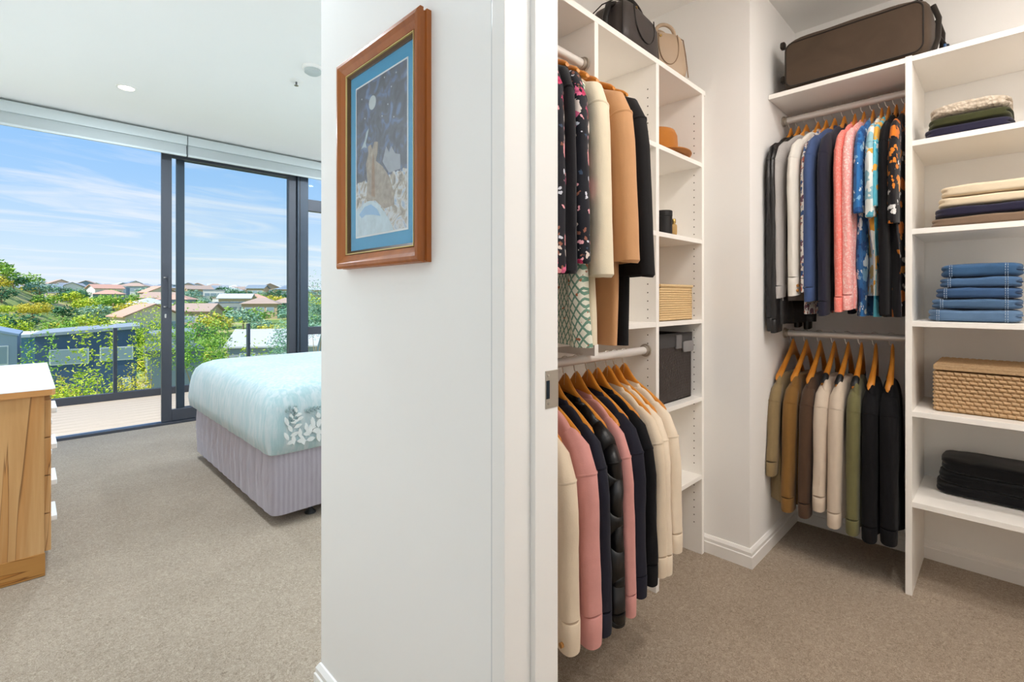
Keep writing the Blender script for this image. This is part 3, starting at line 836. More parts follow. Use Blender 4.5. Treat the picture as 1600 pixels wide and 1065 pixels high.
for x, kind, lab, cat, mt, kw in rowLL:
    outfit(kind, lab, cat, (x, LRY, zL), LT + kw['seed'] % 3 - 1, mt, 'wooden hanger carrying the ' + lab, 'L', bend=.022, lean=.016, wh=.198 if x < 1.38 else .190, **kw)

# --- left wall, upper rail
zU = 1.852
FLOR = floral('dark_rose_print', '#1a1a22', ['#d9648a', '#e79aa0', '#c23a62', '#d8c9c0'], 26, .40, 62, ['#cfd0da', '#8f5b4a', '#3a4a60', '#e6a3ab'], .55)
CAMEL = fabric('camel_wool', '#bf8f64', .06); CRWOOL = fabric('ivory_wool', '#ddd0b6', .05)
LAT = NT('green_lattice_print')
def band(rot):
    q = LAT.n('ShaderNodeTexWave'); q.bands_direction = 'X'; q.inputs['Scale'].default_value = 27; q.inputs['Distortion'].default_value = 1.2; q.inputs['Detail'].default_value = 1
    LAT.l(LAT.mapping((1, .3, .55), (0, rot, 0)), q.inputs['Vector']); return LAT.math('GREATER_THAN', q.outputs['Fac'], .84)
cl = LAT.mix(LAT.math('MAXIMUM', band(radians(45)), band(radians(-45))), '#dfdccb', '#6d8f7d')
LAT.col(LAT.mix(LAT.math('GREATER_THAN', LAT.noise(60, 2).outputs['Fac'], .68), cl, '#a5674c'))
LAT.bump(LAT.noise(9, 2, LAT.mapping((1.6, 1.6, .3)), .4).outputs['Fac'], .5, .012); LAT = LAT.set(.8, .2)
rowUL = [
 (.975, 'blouse', 'dark rose print blouse cut off by the door jamb', 'blouse', FLOR, -14, dict(cuff=.69, hem=.64, sp=.045, cuffband=0, seed=21, rc=.05)),
 (1.020, 'blazer', 'black blazer between the two rose print blouses', 'blazer', fabric('charcoal_black', '#151318'), -14, dict(cuff=.69, hem=.66, sp=.042, cuffband=0, seed=22, rc=.045)),
 (1.065, 'blouse', 'dark rose print blouse beside the ivory coat', 'blouse', FLOR, -14, dict(cuff=.665, hem=.62, sp=.05, cuffband=0, seed=23, rc=.050, ru=.052)),
 (1.105, 'dress', 'long green and white lattice print dress under the rose blouses', 'dress', LAT, -14, dict(cuff=.3, hem=.875, sp=.06, sleeves=(), seed=24, hemw=.245)),
 (1.150, 'coat', 'ivory wool coat with wide sleeves', 'coat', CRWOOL, -14, dict(cuff=.695, hem=.875, sp=.062, ru=.058, rc=.064, cuffband=0, seed=25, fold=.35, hemw=.20)),
 (1.202, 'coat', 'camel wool coat between the ivory and black coats', 'coat', CAMEL, -8, dict(cuff=.655, hem=.88, sp=.062, ru=.056, rc=.062, cuffband=0, seed=26, fold=.35, hemw=.21)),
 (1.250, 'coat', 'black wool coat at the end of the upper left rail', 'coat', fabric('black_coat_wool', '#151314', .08, sheen=.05), -3, dict(cuff=.69, hem=.885, sp=.058, ru=.054, rc=.060, cuffband=0, seed=27, fold=.35, hemw=.20)),
]
for x, kind, lab, cat, mt, tl, kw in rowUL:
    outfit(kind, lab, cat, (x, LRY, zU), tl, mt, 'wooden hanger carrying the ' + lab, 'L', bend=.045 if x < 1.17 else .03, lean=.014, wh=.205 if x > 1.13 else .21, sd=.078, neck=.092, drop=.010, **kw)

# --- back wall, upper rail
zR = 1.930; XR = 2.53
LEA = plain('black_leather', '#1b191a', .36, .5, var=.15, vs=30, bump=.5, bs=22, bd=.012)
WHT = fabric('white_twill', '#dcd8d0', .04)
CORAL = floral('coral_speckle', '#ef8277', ['#f29f94', '#f09388'], 110, .36, 150)
PNK2 = floral('pink_speckle', '#f0a49f', ['#f6cdc7', '#f3bab4'], 95, .38, 130)
WFL = floral('white_tropical_print', '#dfe3df', ['#d99a3a', '#6fb4c9', '#8bb7c4', '#e0b36a'], 14, .42, 26, ['#5aa6bd', '#e3a644', '#b7d2d8'])
BFL = floral('blue_tropical_print', '#2f6fae', ['#d8e4ea', '#1f4f8a', '#7fb1d4'], 18, .40, 40)
TFL = floral('teal_tropical_print', '#59b3c9', ['#dfe9e6', '#e0a845', '#2f8fae'], 16, .42, 34)
OFL = floral('orange_leaf_print', '#17151a', ['#d98026', '#c96d1c', '#e29a3e'], 15, .38, 34, ['#dcdcdc', '#17151a', '#cf7a22'], .35)
MFL = floral('paisley_print', '#d5d0cc', ['#6a4a5c', '#2f4d80', '#b76a5a'], 40, .42, 80)
rowUR = [
 (.704, 'leather_jacket', 'black leather jacket tight against the closet nib', 'jacket', LEA, 0, dict(cuff=.965, hem=.93, sp=.034, seed=31, fold=1.8, ru=.055, rc=.042)),
 (.672, 'leather_jacket', 'second black leather jacket, beside the grey sweatshirt', 'jacket', LEA, -4, dict(cuff=.972, hem=.94, sp=.034, seed=32, fold=1.8, ru=.058, rc=.042)),
 (.640, 'sweatshirt', 'heather grey sweatshirt on the upper back rail', 'sweatshirt', fabric('heather_grey', '#a9a5a3', .12, .35, 420, vs=200), -9, dict(cuff=.825, hem=.84, sp=.040, seed=33, cuffband=.05)),
 (.594, 'blazer', 'white blazer with two brown cuff buttons', 'blazer', WHT, -6, dict(cuff=.815, hem=.80, sp=.040, seed=34, buttons=2, cuffband=.075)),
 (.562, 'shirt', 'pale shirt with a paisley hem peeking between blazer and blue top', 'shirt', MFL, -4, dict(cuff=.80, hem=.895, sp=.026, seed=35, ru=.035, rc=.03)),
 (.530, 'sweatshirt', 'denim blue sweatshirt on the upper back rail', 'sweatshirt', fabric('denim_blue_jersey', '#3f527c', .12), -7, dict(cuff=.838, hem=.84, sp=.040, seed=36)),
 (.494, 'sweatshirt', 'dark navy sweatshirt left of the coral shirt', 'sweatshirt', fabric('ink_navy', '#232333'), -4, dict(cuff=.895, hem=.88, sp=.036, seed=37)),
 (.456, 'shirt', 'coral red speckled shirt on the upper back rail', 'shirt', CORAL, 0, dict(cuff=.878, hem=.86, sp=.036, seed=38)),
 (.424, 'shirt', 'light pink speckled shirt on the upper back rail', 'shirt', PNK2, -1, dict(cuff=.870, hem=.87, sp=.038, seed=39, ru=.053)),
 (.392, 'shirt', 'blue tropical print shirt behind the pink speckled shirt', 'shirt', BFL, 0, dict(cuff=.50, hem=.90, sp=.032, seed=40, cuffband=0, rc=.055)),
 (.363, 'shirt', 'white tropical print shirt with orange and blue leaves', 'shirt', WFL, 2, dict(cuff=.52, hem=.82, sp=.034, seed=41, cuffband=0, rc=.06, ru=.058)),
 (.340, 'shirt', 'teal tropical print shirt left of the black top', 'shirt', TFL, 0, dict(cuff=.48, hem=.90, sp=.026, seed=42, cuffband=0, rc=.05)),
 (.315, 'top', 'plain black top on the upper back rail', 'top', BLK, 0, dict(cuff=.890, hem=.90, sp=.030, seed=43, cuffband=.0, ru=.052, rc=.048)),
 (.286, 'shirt', 'black shirt with orange leaf print beside the upright', 'shirt', OFL, 0, dict(cuff=.55, hem=.90, sp=.034, seed=44, cuffband=0, rc=.058, ru=.056)),
]
for y, kind, lab, cat, mt, tl, kw in rowUR:
    outfit(kind, lab, cat, (XR, y, zR), tl, mt, 'wooden hanger carrying the ' + lab, 'R', sd=.088, neck=.05, far=.6, soff=.004, sv=.50, **kw)

# --- back wall, lower rail
zB = .938; XB = 2.547
rowLR = [
 (.700, 'jacket', 'short khaki jacket with button cuffs in the closet corner', 'jacket', fabric('khaki_cotton', '#8a7654', .1), dict(cuff=.60, hem=.72, sp=.042, seed=51, fold=1.5)),
 (.645, 'jacket', 'tan brown utility jacket beside the khaki one', 'jacket', fabric('tan_canvas', '#7d5a2c', .1), dict(cuff=.735, hem=.72, sp=.05, seed=52, fold=1.4)),
 (.590, 'jacket', 'chocolate brown jacket on the lower back rail', 'jacket', fabric('chocolate_cotton', '#4f3a2b', .1), dict(cuff=.74, hem=.73, sp=.048, seed=53)),
 (.536, 'jacket', 'shorter stone white jacket beside the chocolate one', 'jacket', fabric('stone_cotton', '#c9b9a7', .05), dict(cuff=.695, hem=.68, sp=.050, seed=54, ru=.054, rc=.045)),
 (.484, 'jacket', 'longer stone white jacket beside the olive one', 'jacket', fabric('stone_cotton', '#c9b9a7', .05), dict(cuff=.745, hem=.72, sp=.050, seed=55, ru=.056, rc=.046)),
 (.436, 'jacket', 'olive green jacket on the lower back rail', 'jacket', fabric('olive_cotton', '#6a6643', .1), dict(cuff=.755, hem=.74, sp=.046, seed=56)),
 (.386, 'jacket', 'black jacket beside the olive one', 'jacket', BLK, dict(cuff=.765, hem=.75, sp=.050, seed=57, ru=.052)),
 (.330, 'jacket', 'black jacket nearest the upright', 'jacket', BLK, dict(cuff=.755, hem=.74, sp=.054, seed=58, ru=.056)),
]
for i, (y, kind, lab, cat, mt, kw) in enumerate(rowLR):
    kw['ru'] = .034 if 'ru' not in kw else .038; kw['rc'] = kw.get('rc', .040) + .004
    outfit(kind, lab, cat, (XB, y, zB), (-2, 0, 2, 2, 2, 5, 6, 7)[i], mt, 'wooden hanger carrying the ' + lab, 'R', neck=.150, z0=-.168, sd=.045, wh=.188, hemw=.22, lean=.022, far=.55, soff=.006, sv=.52, bs=1.1, collar=False, wish=2 if i in (3, 4, 5) else 1, **kw)
# ------------------------------------------------------------------ folded clothes on the shelves
def folded(name, label, cat, x0, x1, y0, y1, z, h, mat, seed, e=6.5, amp=.004, group=None, sag=0.0):
    t = thing(name, label, cat, ((x0 + x1) / 2, (y0 + y1) / 2, z), 0, group)
    m = rbox(0, 0, 0, x1 - x0, y1 - y0, h, e, 14, amp, seed, 11)
    sx, sy = x1 - x0, y1 - y0
    out = []
    for (x, y, zz_) in m.v:                      # the fold: a crease round the open sides, closed round at the front edge
        q = zz_ / h
        side = max(abs(y) / (sy / 2), x / (sx / 2))
        if side > .86:
            k = math.exp(-((q - .5) / .10) ** 2) * .006
            y -= math.copysign(k, y) if abs(y) / (sy / 2) > .86 else 0
            x -= k if x / (sx / 2) > .86 else 0
        zz_ += sag * sin((y / sy + .5) * pi) * q
        out.append((x, y, max(0.0003, zz_)))
    m.v = out
    m.build('folded_body', mat, t, smooth=True)
    # the turned inner layer shows as a lip along the right hand end
    lp = rbox(.0, -sy / 2 + .012, h * .46, sx * .90, .030, h * .14, 3, 6, .002, seed)
    lp.build('inner_layer', mat, t, smooth=True)
    return t
BOUCLE = NT('boucle_knit')
vb = BOUCLE.n('ShaderNodeTexVoronoi'); vb.inputs['Scale'].default_value = 95; BOUCLE.l(BOUCLE.tc.outputs['Object'], vb.inputs['Vector'])
BOUCLE.col(BOUCLE.mix(vb.outputs['Distance'], '#d6c9b8', '#b3a491')); BOUCLE.bump(vb.outputs['Distance'], .9, .006); BOUCLE = BOUCLE.set(.95, .1, 0, .3)
OLIV = fabric('olive_knit', '#3b3d22', .15, .5, 260, fold=False); NVK = fabric('navy_knit', '#26243a', .15, .5, 260, fold=False)
CRK = fabric('cream_folded_knit', '#dfcfb4', .05, .5, 260, fold=False); TPE = fabric('taupe_knit', '#7f6a58', .1, .5, 260, fold=False)
BKK = fabric('black_folded_knit', '#0e0e11', .15, .5, 260, fold=False)
g = 'knitwear folded on the top bay'
z = RZ[0] + .020
folded('folded_sweater', 'folded dark navy sweater at the bottom of the top bay stack', 'sweater', 2.335, 2.63, -.025, .208, z, .036, NVK, 1, group=g)
folded('folded_sweater', 'folded olive green sweater in the top bay stack', 'sweater', 2.34, 2.63, -.022, .200, z + .036, .036, OLIV, 2, group=g)
folded('folded_sweater', 'folded oatmeal boucle sweater on the top bay stack', 'sweater', 2.34, 2.63, -.020, .195, z + .072, .040, BOUCLE, 3, 5, .006, group=g, sag=.008)
g = 'knitwear folded in the second bay'
z = RZ[1] + .020
folded('folded_sweater', 'folded taupe sweater under the second bay stack', 'sweater', 2.335, 2.63, -.16, .192, z, .034, TPE, 4, group=g)
folded('folded_sweater', 'folded navy sweater between taupe and cream ones', 'sweater', 2.335, 2.63, -.15, .184, z + .034, .036, NVK, 5, group=g)
folded('folded_sweater', 'lower folded cream sweater of the second bay', 'sweater', 2.34, 2.63, -.14, .172, z + .070, .036, CRK, 6, group=g)
folded('folded_sweater', 'topmost folded cream sweater of the second bay', 'sweater', 2.34, 2.63, -.14, .166, z + .106, .040, CRK, 7, group=g)
g = 'black sweaters folded in the lowest bay'
z = RZ[4] + .020
for k, lab in enumerate(('lowest folded black sweater in the lowest bay', 'middle folded black sweater in the lowest bay', 'topmost folded black ribbed sweater in the lowest bay')):
    folded('folded_sweater', lab, 'sweater', 2.495 + .004 * k, 2.705, -.20, .190 - .008 * k, z + .041 * k, (.041, .038, .056)[k], BKK, 10 + k, 5.5, .006, group=g)
def denim(i, c):
    t = NT('denim_%d' % i); n1 = t.noise(500, 2, t.mapping((1, 1, 3))).outputs['Fac']; n2 = t.noise(14, 4, None, .6).outputs['Fac']
    c = lin(c)
    t.col(t.mix(t.math('ADD', t.math('MULTIPLY', n1, .35), t.math('MULTIPLY', n2, .65)), [x * .62 for x in c[:3]], [min(1, x * 1.45) for x in c[:3]]))
    t.bump(n1, .3, .001); return t.set(.85, .15, 0, .1)
z = RZ[2] + .020
STI = plain('denim_stitch', '#9fb0c4', .8)
order = ('lowest', 'second lowest', 'middle', 'second highest', 'topmost')
for k in range(5):
    y1 = .200 - .010 * k + (.006 if k == 4 else 0)
    h = (.046, .038, .040, .038, .046)[k]
    t = folded('folded_jeans', order[k] + ' pair of folded blue jeans on the middle shelf', 'jeans', 2.338 + .003 * k, 2.62, -.045, y1, z, h, denim(k, ('#5b7797', '#4b6787', '#3c587e', '#48668a', '#3a5b80')[k]), 20 + k, 5.5, .005, group='jeans folded on the middle shelf')
    sy = y1 + .045; sx = 2.62 - 2.338 - .003 * k
    for yy in (sy / 2 - .028, sy / 2 - .034, -sy / 2 + .036, -sy / 2 + .042):
        m = MB()
        for j in range(7):
            a0 = -.5 * pi + pi * (j + .1) / 7; a1 = -.5 * pi + pi * (j + .7) / 7
            P_ = lambda a: (-sx / 2 - .0015 + .010 * (1 - cos(a)) * .9, yy, h / 2 + h * .46 * sin(a))
            m.tube([P_(a0), P_(a1)], .0011, 5)
        m.build('seam_stitching', STI, t, kind='stuff')
    z += h - .0005

# ------------------------------------------------------------------ baskets
def weave_face(mb, o, ux, uz, nrm, wd, ht, cols, rows, bulge=.004, stag=True):
    """rows of short plaited strands standing proud of a basket wall"""
    o, ux, uz, nrm = Vector(o), Vector(ux), Vector(uz), Vector(nrm)
    cw, rh = wd / cols, ht / rows
    for r in range(rows):
        for c in range(-1, cols + 1):
            off = (.5 if (r % 2 and stag) else 0)
            x0, x1 = max(0, (c + off) * cw), min(wd, (c + off + 1.0) * cw)
            if x1 - x0 < cw * .15: continue
            z0, z1 = r * rh + rh * .06, (r + 1) * rh - rh * .06
            xm = (x0 + x1) / 2; zm = (z0 + z1) / 2; tl = rh * .16
            pts = [(x0, z0 + tl, 0), (xm, z0, .0), (x1, z0 - tl * .2, 0), (x1, z1 - tl, 0), (xm, z1, 0), (x0, z1 + tl * .2, 0), (x0 + cw * .22, zm, bulge), (x1 - cw * .22, zm, bulge)]
            v = [o + ux * a_ + uz * b_ + nrm * d_ for a_, b_, d_ in pts]
            mb.add(v, [(0, 1, 7, 6), (1, 2, 7), (2, 3, 7), (3, 4, 6, 7), (4, 5, 6), (5, 0, 6)])
def straw(name, a, b):
    t = NT(name); n1 = t.noise(160, 3, t.mapping((1, 1, 2.5))).outputs['Fac']; t.col(t.mix(n1, a, b)); t.bump(n1, .4, .002); return t.set(.75, .2)
STRAW = straw('straw_weave', '#a98a66', '#d2b48e'); STRAW2 = straw('pale_straw_weave', '#c8a878', '#e6cda2')
# lidded box, fourth bay
bx = thing('wicker_box', 'lidded woven seagrass box in the fourth bay', 'basket', (2.52, -.03, RZ[3] + .020))
X0, X1, Y0, Y1 = -.122, .15, -.25, .212
MB().box(X0, X1, Y0, Y1, 0, .150).build('box_core', straw('straw_core', '#7d6142', '#94764f'), bx, .006)  # core colour darkened to give shaded gaps between the strands
m = MB(); weave_face(m, (X0, Y1, .004), (0, -1, 0), (0, 0, 1), (-1, 0, 0), Y1 - Y0, .144, 22, 10, .007)
weave_face(m, (X1, Y1, .004), (-1, 0, 0), (0, 0, 1), (0, 1, 0), X1 - X0, .144, 14, 10, .007); m.build('woven_wall', STRAW, bx, kind='stuff', smooth=True)
ld = MB().box(X0 - .005, X1 + .005, Y0 - .005, Y1 + .005, .153, .174).build('lid', STRAW, bx, .006)
m = MB(); weave_face(m, (X0, Y1, .1745), (0, -1, 0), (1, 0, 0), (0, 0, 1), Y1 - Y0, X1 - X0, 24, 18)
weave_face(m, (X0 - .0055, Y1, .154), (0, -1, 0), (0, 0, 1), (-1, 0, 0), Y1 - Y0, .019, 22, 2, .002); m.build('woven_lid_top', STRAW, ld, kind='stuff', smooth=True)
# small straw basket, left unit
bz = LZ[2] + .018
bk = thing('straw_basket', 'small pale straw basket on the left unit', 'basket', (1.86, 1.03, bz))
m = MB(); X0, X1, Y0, Y1 = -.14, .135, -.10, .11
m.box(X0, X1, Y0, Y0 + .008, 0, .142); m.box(X0, X1, Y1 - .008, Y1, 0, .142); m.box(X0, X0 + .008, Y0, Y1, 0, .142); m.box(X1 - .008, X1, Y0, Y1, 0, .142); m.box(X0, X1, Y0, Y1, 0, .008)
m.build('basket_core', STRAW2, bk)
m = MB(); weave_face(m, (X0, Y0, .002), (1, 0, 0), (0, 0, 1), (0, -1, 0), X1 - X0, .126, 26, 14, .003); weave_face(m, (X0, Y1, .002), (0, -1, 0), (0, 0, 1), (-1, 0, 0), Y1 - Y0, .126, 20, 14, .003)
m.build('woven_wall', STRAW2, bk, kind='stuff', smooth=True)
m = MB(); c = [(X0, Y0, .139), (X1, Y0, .139), (X1, Y1, .139), (X0, Y1, .139), (X0, Y0, .139)]
for i in range(4): m.tube([c[i], c[i + 1]], .006, 10)
m.build('rolled_rim', STRAW2, bk, smooth=True)
# dark storage basket with fabric liner and label holder
bz = LZ[3] + .018
dk = thing('storage_basket', 'tall dark brown paper weave storage basket with grey tag', 'basket', (1.875, 1.06, bz))
DKW = NT('dark_weave'); wvd = DKW.n('ShaderNodeTexWave'); wvd.inputs['Scale'].default_value = 34; wvd.inputs['Distortion'].default_value = .3
DKW.l(DKW.mapping((1, 1, .62), (0, radians(38), 0)), wvd.inputs['Vector']); DKW.col(DKW.mix(wvd.outputs['Fac'], '#2a2322', '#4c4441')); DKW.bump(wvd.outputs['Fac'], .5, .004); DKW = DKW.set(.6, .3)
m = MB(); X0, X1, Y0, Y1, HH = -.175, .165, -.107, .12, .275
m.box(X0, X1, Y0, Y0 + .012, 0, HH); m.box(X0, X1, Y1 - .012, Y1, 0, HH); m.box(X0, X0 + .012, Y0, Y1, 0, HH); m.box(X1 - .012, X1, Y0, Y1, 0, HH); m.box(X0, X1, Y0, Y1, 0, .01)
m.build('woven_body', DKW, dk, .004)
LIN = fabric('charcoal_liner', '#3b3838', .1, .3, 500, fold=False)
m = MB(); m.box(X0 - .002, X1 + .002, Y0 - .003, Y0, HH - .052, HH + .003); m.box(X0 - .003, X0, Y0, Y1, HH - .052, HH + .003); m.box(X0 - .003, X1 + .002, Y0 - .003, Y0 + .013, HH, HH + .003); m.build('liner_band', LIN, dk, .001)
MB().box(.012, .058, Y0 - .010, Y0 - .003, HH - .060, HH - .004).build('hand_loop', fabric('loop_grey', '#6b6868', .08, fold=False), dk, .002)
tg = rbox(.118, Y0 - .008, HH - .078, .096, .008, .046, 6, 6, 0, 0); tg.build('label_holder', plain('tag_grey', '#8d8b8c', .4, .4, .3), dk, smooth=True)

# ------------------------------------------------------------------ small things on the left unit
TAN = fabric('tan_felt', '#b5732f', .08, .3, 350, fold=False)
ht = thing('felt_hat', 'tan felt hat with dark band on the left unit', 'hat', (1.885, 1.03, LZ[0] + .018), radians(15))
m = MB(); seg = 40; rings = []
for r, z_, dr_ in ((.086, .006, 0), (.090, .030, 0), (.090, .060, 0), (.087, .094, 0), (.078, .114, .0), (.056, .124, -.004), (.02, .110, -.01), (.002, .106, -.012)):
    rings.append([(r * 1.08 * cos(2 * pi * k / seg), r * .92 * sin(2 * pi * k / seg), z_ + dr_ * cos(2 * pi * k / seg) ** 2) for k in range(seg)])
m.loft(rings); m.build('crown', TAN, ht, smooth=True)
m = MB(); rings = []
for r, z_ in ((.084, .010), (.100, .006), (.125, .008), (.142, .016), (.143, .013), (.125, .003), (.100, .001), (.084, .003)):
    rings.append([(r * 1.06 * cos(2 * pi * k / seg), r * .96 * sin(2 * pi * k / seg), z_ - .008 * cos(2 * pi * k / seg) ** 2 * (r - .084) / .06 + .003) for k in range(seg)])
m.loft(rings + [rings[0]], False, False); m.build('brim', TAN, ht, smooth=True)
m = MB(); rings = [[(r * 1.085 * cos(2 * pi * k / seg), r * .925 * sin(2 * pi * k / seg), z_) for k in range(seg)] for r, z_ in ((.0870, .010), (.0900, .012), (.0915, .024), (.0890, .026))]
m.loft(rings, False, False); m.build('hat_band', fabric('hat_band_brown', '#3a2416', fold=False), ht, smooth=True)
cz = LZ[1] + .018
cn = thing('canister', 'matt black lidded canister beside the perfume bottle', 'canister', (1.796, .952, cz))
m = MB(); m.lathe([(.030, 0), (.032, .002), (.032, .070), (.031, .071)], seg=36); m.build('pot', plain('matt_black', '#201f20', .5, .3), cn, smooth=False)
m = MB(); m.lathe([(.031, .0715), (.0328, .072), (.0328, .092), (.031, .094), (.002, .0945)], seg=36); m.build('lid', plain('matt_black', '#201f20'), cn)
pf = thing('perfume_bottle', 'small amber perfume bottle with gold cap', 'bottle', (1.872, .950, cz), radians(35))
AMB = NT('amber_glass'); AMB.col(AMB.mix(AMB.noise(20).outputs['Fac'], '#c79b52', '#e3c48a')); AMB.b.inputs['Transmission Weight'].default_value = .45; AMB.b.inputs['IOR'].default_value = 1.4; AMB = AMB.set(.08, .5)
m = rbox(0, 0, 0, .044, .026, .050, 4, 8); m.build('flask', AMB, pf, smooth=True)
m = MB(); m.lathe([(.007, .048), (.007, .054), (.006, .055)], seg=16); m.build('neck', plain('gold_metal', '#b89a5c', .25, .5, .9), pf)
m = MB(); m.lathe([(.009, .054), (.0095, .055), (.0095, .070), (.008, .0715), (.001, .072)], seg=18); m.build('cap', plain('gold_metal', '#b89a5c'), pf, smooth=True)

# ------------------------------------------------------------------ bags on top
LEATH = plain('charcoal_leather', '#3a3331', .42, .4, var=.1, vs=25, bump=.25, bs=240, bd=.002)
PIPE = plain('black_piping', '#1b1817', .45)
def handbag(name, label, loc, rz, w, d, h, mat, pipe, taper, hh, hw, strap=False):
    t = thing(name, label, 'handbag', loc, rz)
    m = rbox(0, 0, 0, w, d, h, 5.5, 12, .003, 3)
    m.v = [(x * (1 - taper * max(0, z_ / h) ** 1.5), y * (1 - taper * 1.1 * max(0, z_ / h) ** 1.3), z_) for x, y, z_ in m.v]
    m.build('bag_body', mat, t, smooth=True)
    def face(u, v, sd):     # a point on the front (-y) or left (-x) face
        k = 1 - taper * v ** 1.5; k2 = 1 - taper * 1.1 * v ** 1.3
        return (u * w / 2 * .93 * k, sd * (d / 2 * k2 + .0005), v * h)
    for sd in (-1, 1):
        pp = []
        for k in range(25):
            a = pi * k / 24; pp.append(face(cos(a) * .62, .92 - .66 * sin(a) ** .8, sd))
        MB().tube(pp, .0022, 6).build('seam_piping', pipe, t, smooth=True)
    for sx in (-1, 1):
        pp = [(sx * (w / 2 * (1 - taper * v ** 1.5) * .985), sy * d * .40 * (1 - taper * v), v * h) for sy, v in ((-1, .05), (-1, .5), (-1, .85), (-.4, .97), (.4, .97), (1, .85), (1, .5), (1, .05))]
        MB().tube(pp, .0022, 6).build('edge_piping', pipe, t, smooth=True)
    for sd in (-1, 1):
        pp = [(hw * cos(pi - pi * k / 16), sd * d * .16 + sd * .004, h * .90 + hh * sin(pi * k / 16) ** .75) for k in range(17)]
        MB().tube(pp, .0075, 10).build('handle', mat if not strap else pipe, t, smooth=True)
    z_ = MB(); z_.tube([(-w * .40 * (1 - taper), 0, h * 1.0), (w * .40 * (1 - taper), 0, h * 1.0)], .003, 8); z_.build('zip', pipe, t)
    m = MB(); m.tube([face(-.5, .86, -1), (face(-.5, .86, -1)[0], face(-.5, .86, -1)[1] - .003, h * .86)], .005, 12); m.build('stud', plain('gold_metal', '#b89a5c'), t)
    return t
hb = handbag('handbag', 'dark brown leather handbag on the left top shelf', (1.615, 1.012, 1.998), radians(4), .300, .165, .170, LEATH, PIPE, .10, .058, .085, True)
m = MB(); m.tube([(-.12, -.02, .155), (-.155, -.015, .14), (-.168, -.01, .09), (-.160, -.005, .015)], .011, 8); m.build('shoulder_strap', PIPE, hb, smooth=True)
BEI = plain('beige_leather', '#b39c84', .45, .4, var=.06, vs=12, bump=.15, bs=240, bd=.002)
handbag('handbag', 'beige leather handbag on the left top shelf', (1.885, 1.010, 1.998), radians(-32), .185, .135, .195, BEI, plain('beige_piping', '#8d745c', .5), .24, .055, .045)

# suitcase above the back rail
CAN = NT('brown_canvas'); cn1 = CAN.noise(420, 2).outputs['Fac']; cn2 = CAN.noise(5, 4, None, 1).outputs['Fac']
CAN.col(CAN.mix(cn2, '#43372d', '#5a4b3e')); CAN.bump(cn1, .4, .001); CAN = CAN.set(.85, .15, 0, .1)
DCAN = fabric('dark_canvas', '#2c2621', .1, .3, 400, fold=False)
SX, SY, SZ = .33, .50, .235
sc = thing('suitcase', 'worn brown canvas travel case on the back top shelf', 'suitcase', (2.345 + SX / 2, .44, 1.997))
m = rbox(0, 0, .0, SX, SY, SZ, 7, 14, .004, 6, 7); m.build('case_body', CAN, sc, smooth=True)
def rrect(a, b, r, n=6):
    o_ = []
    for cx, cy, a0 in ((a - r, b - r, 0), (-a + r, b - r, 90), (-a + r, -b + r, 180), (a - r, -b + r, 270)):
        o_ += [(cx + r * cos(radians(a0 + 90 * k / n)), cy + r * sin(radians(a0 + 90 * k / n))) for k in range(n + 1)]
    return o_
pp = [(-SX / 2 - .003, y, SZ * .47 + z_) for y, z_ in rrect(SY * .46, SZ * .395, .03)]
m = MB(); m.tube(pp + [pp[0]], .0032, 6); m.build('front_piping', DCAN, sc, smooth=True)
m = MB(); m.v = []; q = [(y, SZ * .47 + z_) for y, z_ in rrect(SY * .455, SZ * .39, .03)]; m.prism(q, 'x', -SX / 2 - .003, -SX / 2 + .02); m.build('front_panel', CAN, sc)
m = MB(); m.tube([(-SX * .30, -SY * .42, SZ * 1.0), (-SX * .31, 0, SZ * 1.004), (-SX * .30, SY * .42, SZ * 1.0)], .006, 8); m.tube([(-SX * .36, -SY * .45, SZ * .955), (-SX * .37, 0, SZ * .965), (-SX * .36, SY * .45, SZ * .955)], .003, 8); m.build('zip_track', DCAN, sc, smooth=True)
m = MB(); m.tube([(-SX * .18, SY * .30, SZ), (-SX * .20, SY * .26, SZ + .014), (-SX * .2, 0, SZ + .018), (-SX * .2, -SY * .26, SZ + .014), (-SX * .18, -SY * .3, SZ)], [.006, .009, .011, .009, .006], 8); m.build('carry_handle', DCAN, sc, smooth=True)
for i, (xa, za) in enumerate(((-.10, .20), (.06, .21))):
    m = MB(); m.tube([(xa, -SY / 2 - .002, za), (xa + .01, -SY / 2 - .018, .15), (xa, -SY / 2 - .016, .07), (xa - .01, -SY / 2 - .003, .02)], .009, 8); m.build('end_strap', DCAN, sc, smooth=True)
m = MB(); m.tube([(.03, -SY / 2 - .012, .13), (.03, -SY / 2 - .03, .09)], .004, 6); m.build('tag_cord', DCAN, sc)
m = rbox(.03, -SY / 2 - .034, .004, .035, .016, .085, 5, 6); m.build('luggage_tag', plain('tag_navy', '#1d2431', .35, .4), sc, smooth=True)
m = rbox(-.005, -SY / 2 - .030, .03, .022, .010, .05, 5, 6); m.build('luggage_tag', plain('tag_blue', '#2d4f78', .3, .5), sc, smooth=True, label='blue luggage tag')
for z_ in (.20, .05):
    m = rbox(-SX * .42, SY / 2 - .002, z_, .03, .02, .03, 4, 5); m.build('corner_guard', DCAN, sc, smooth=True)
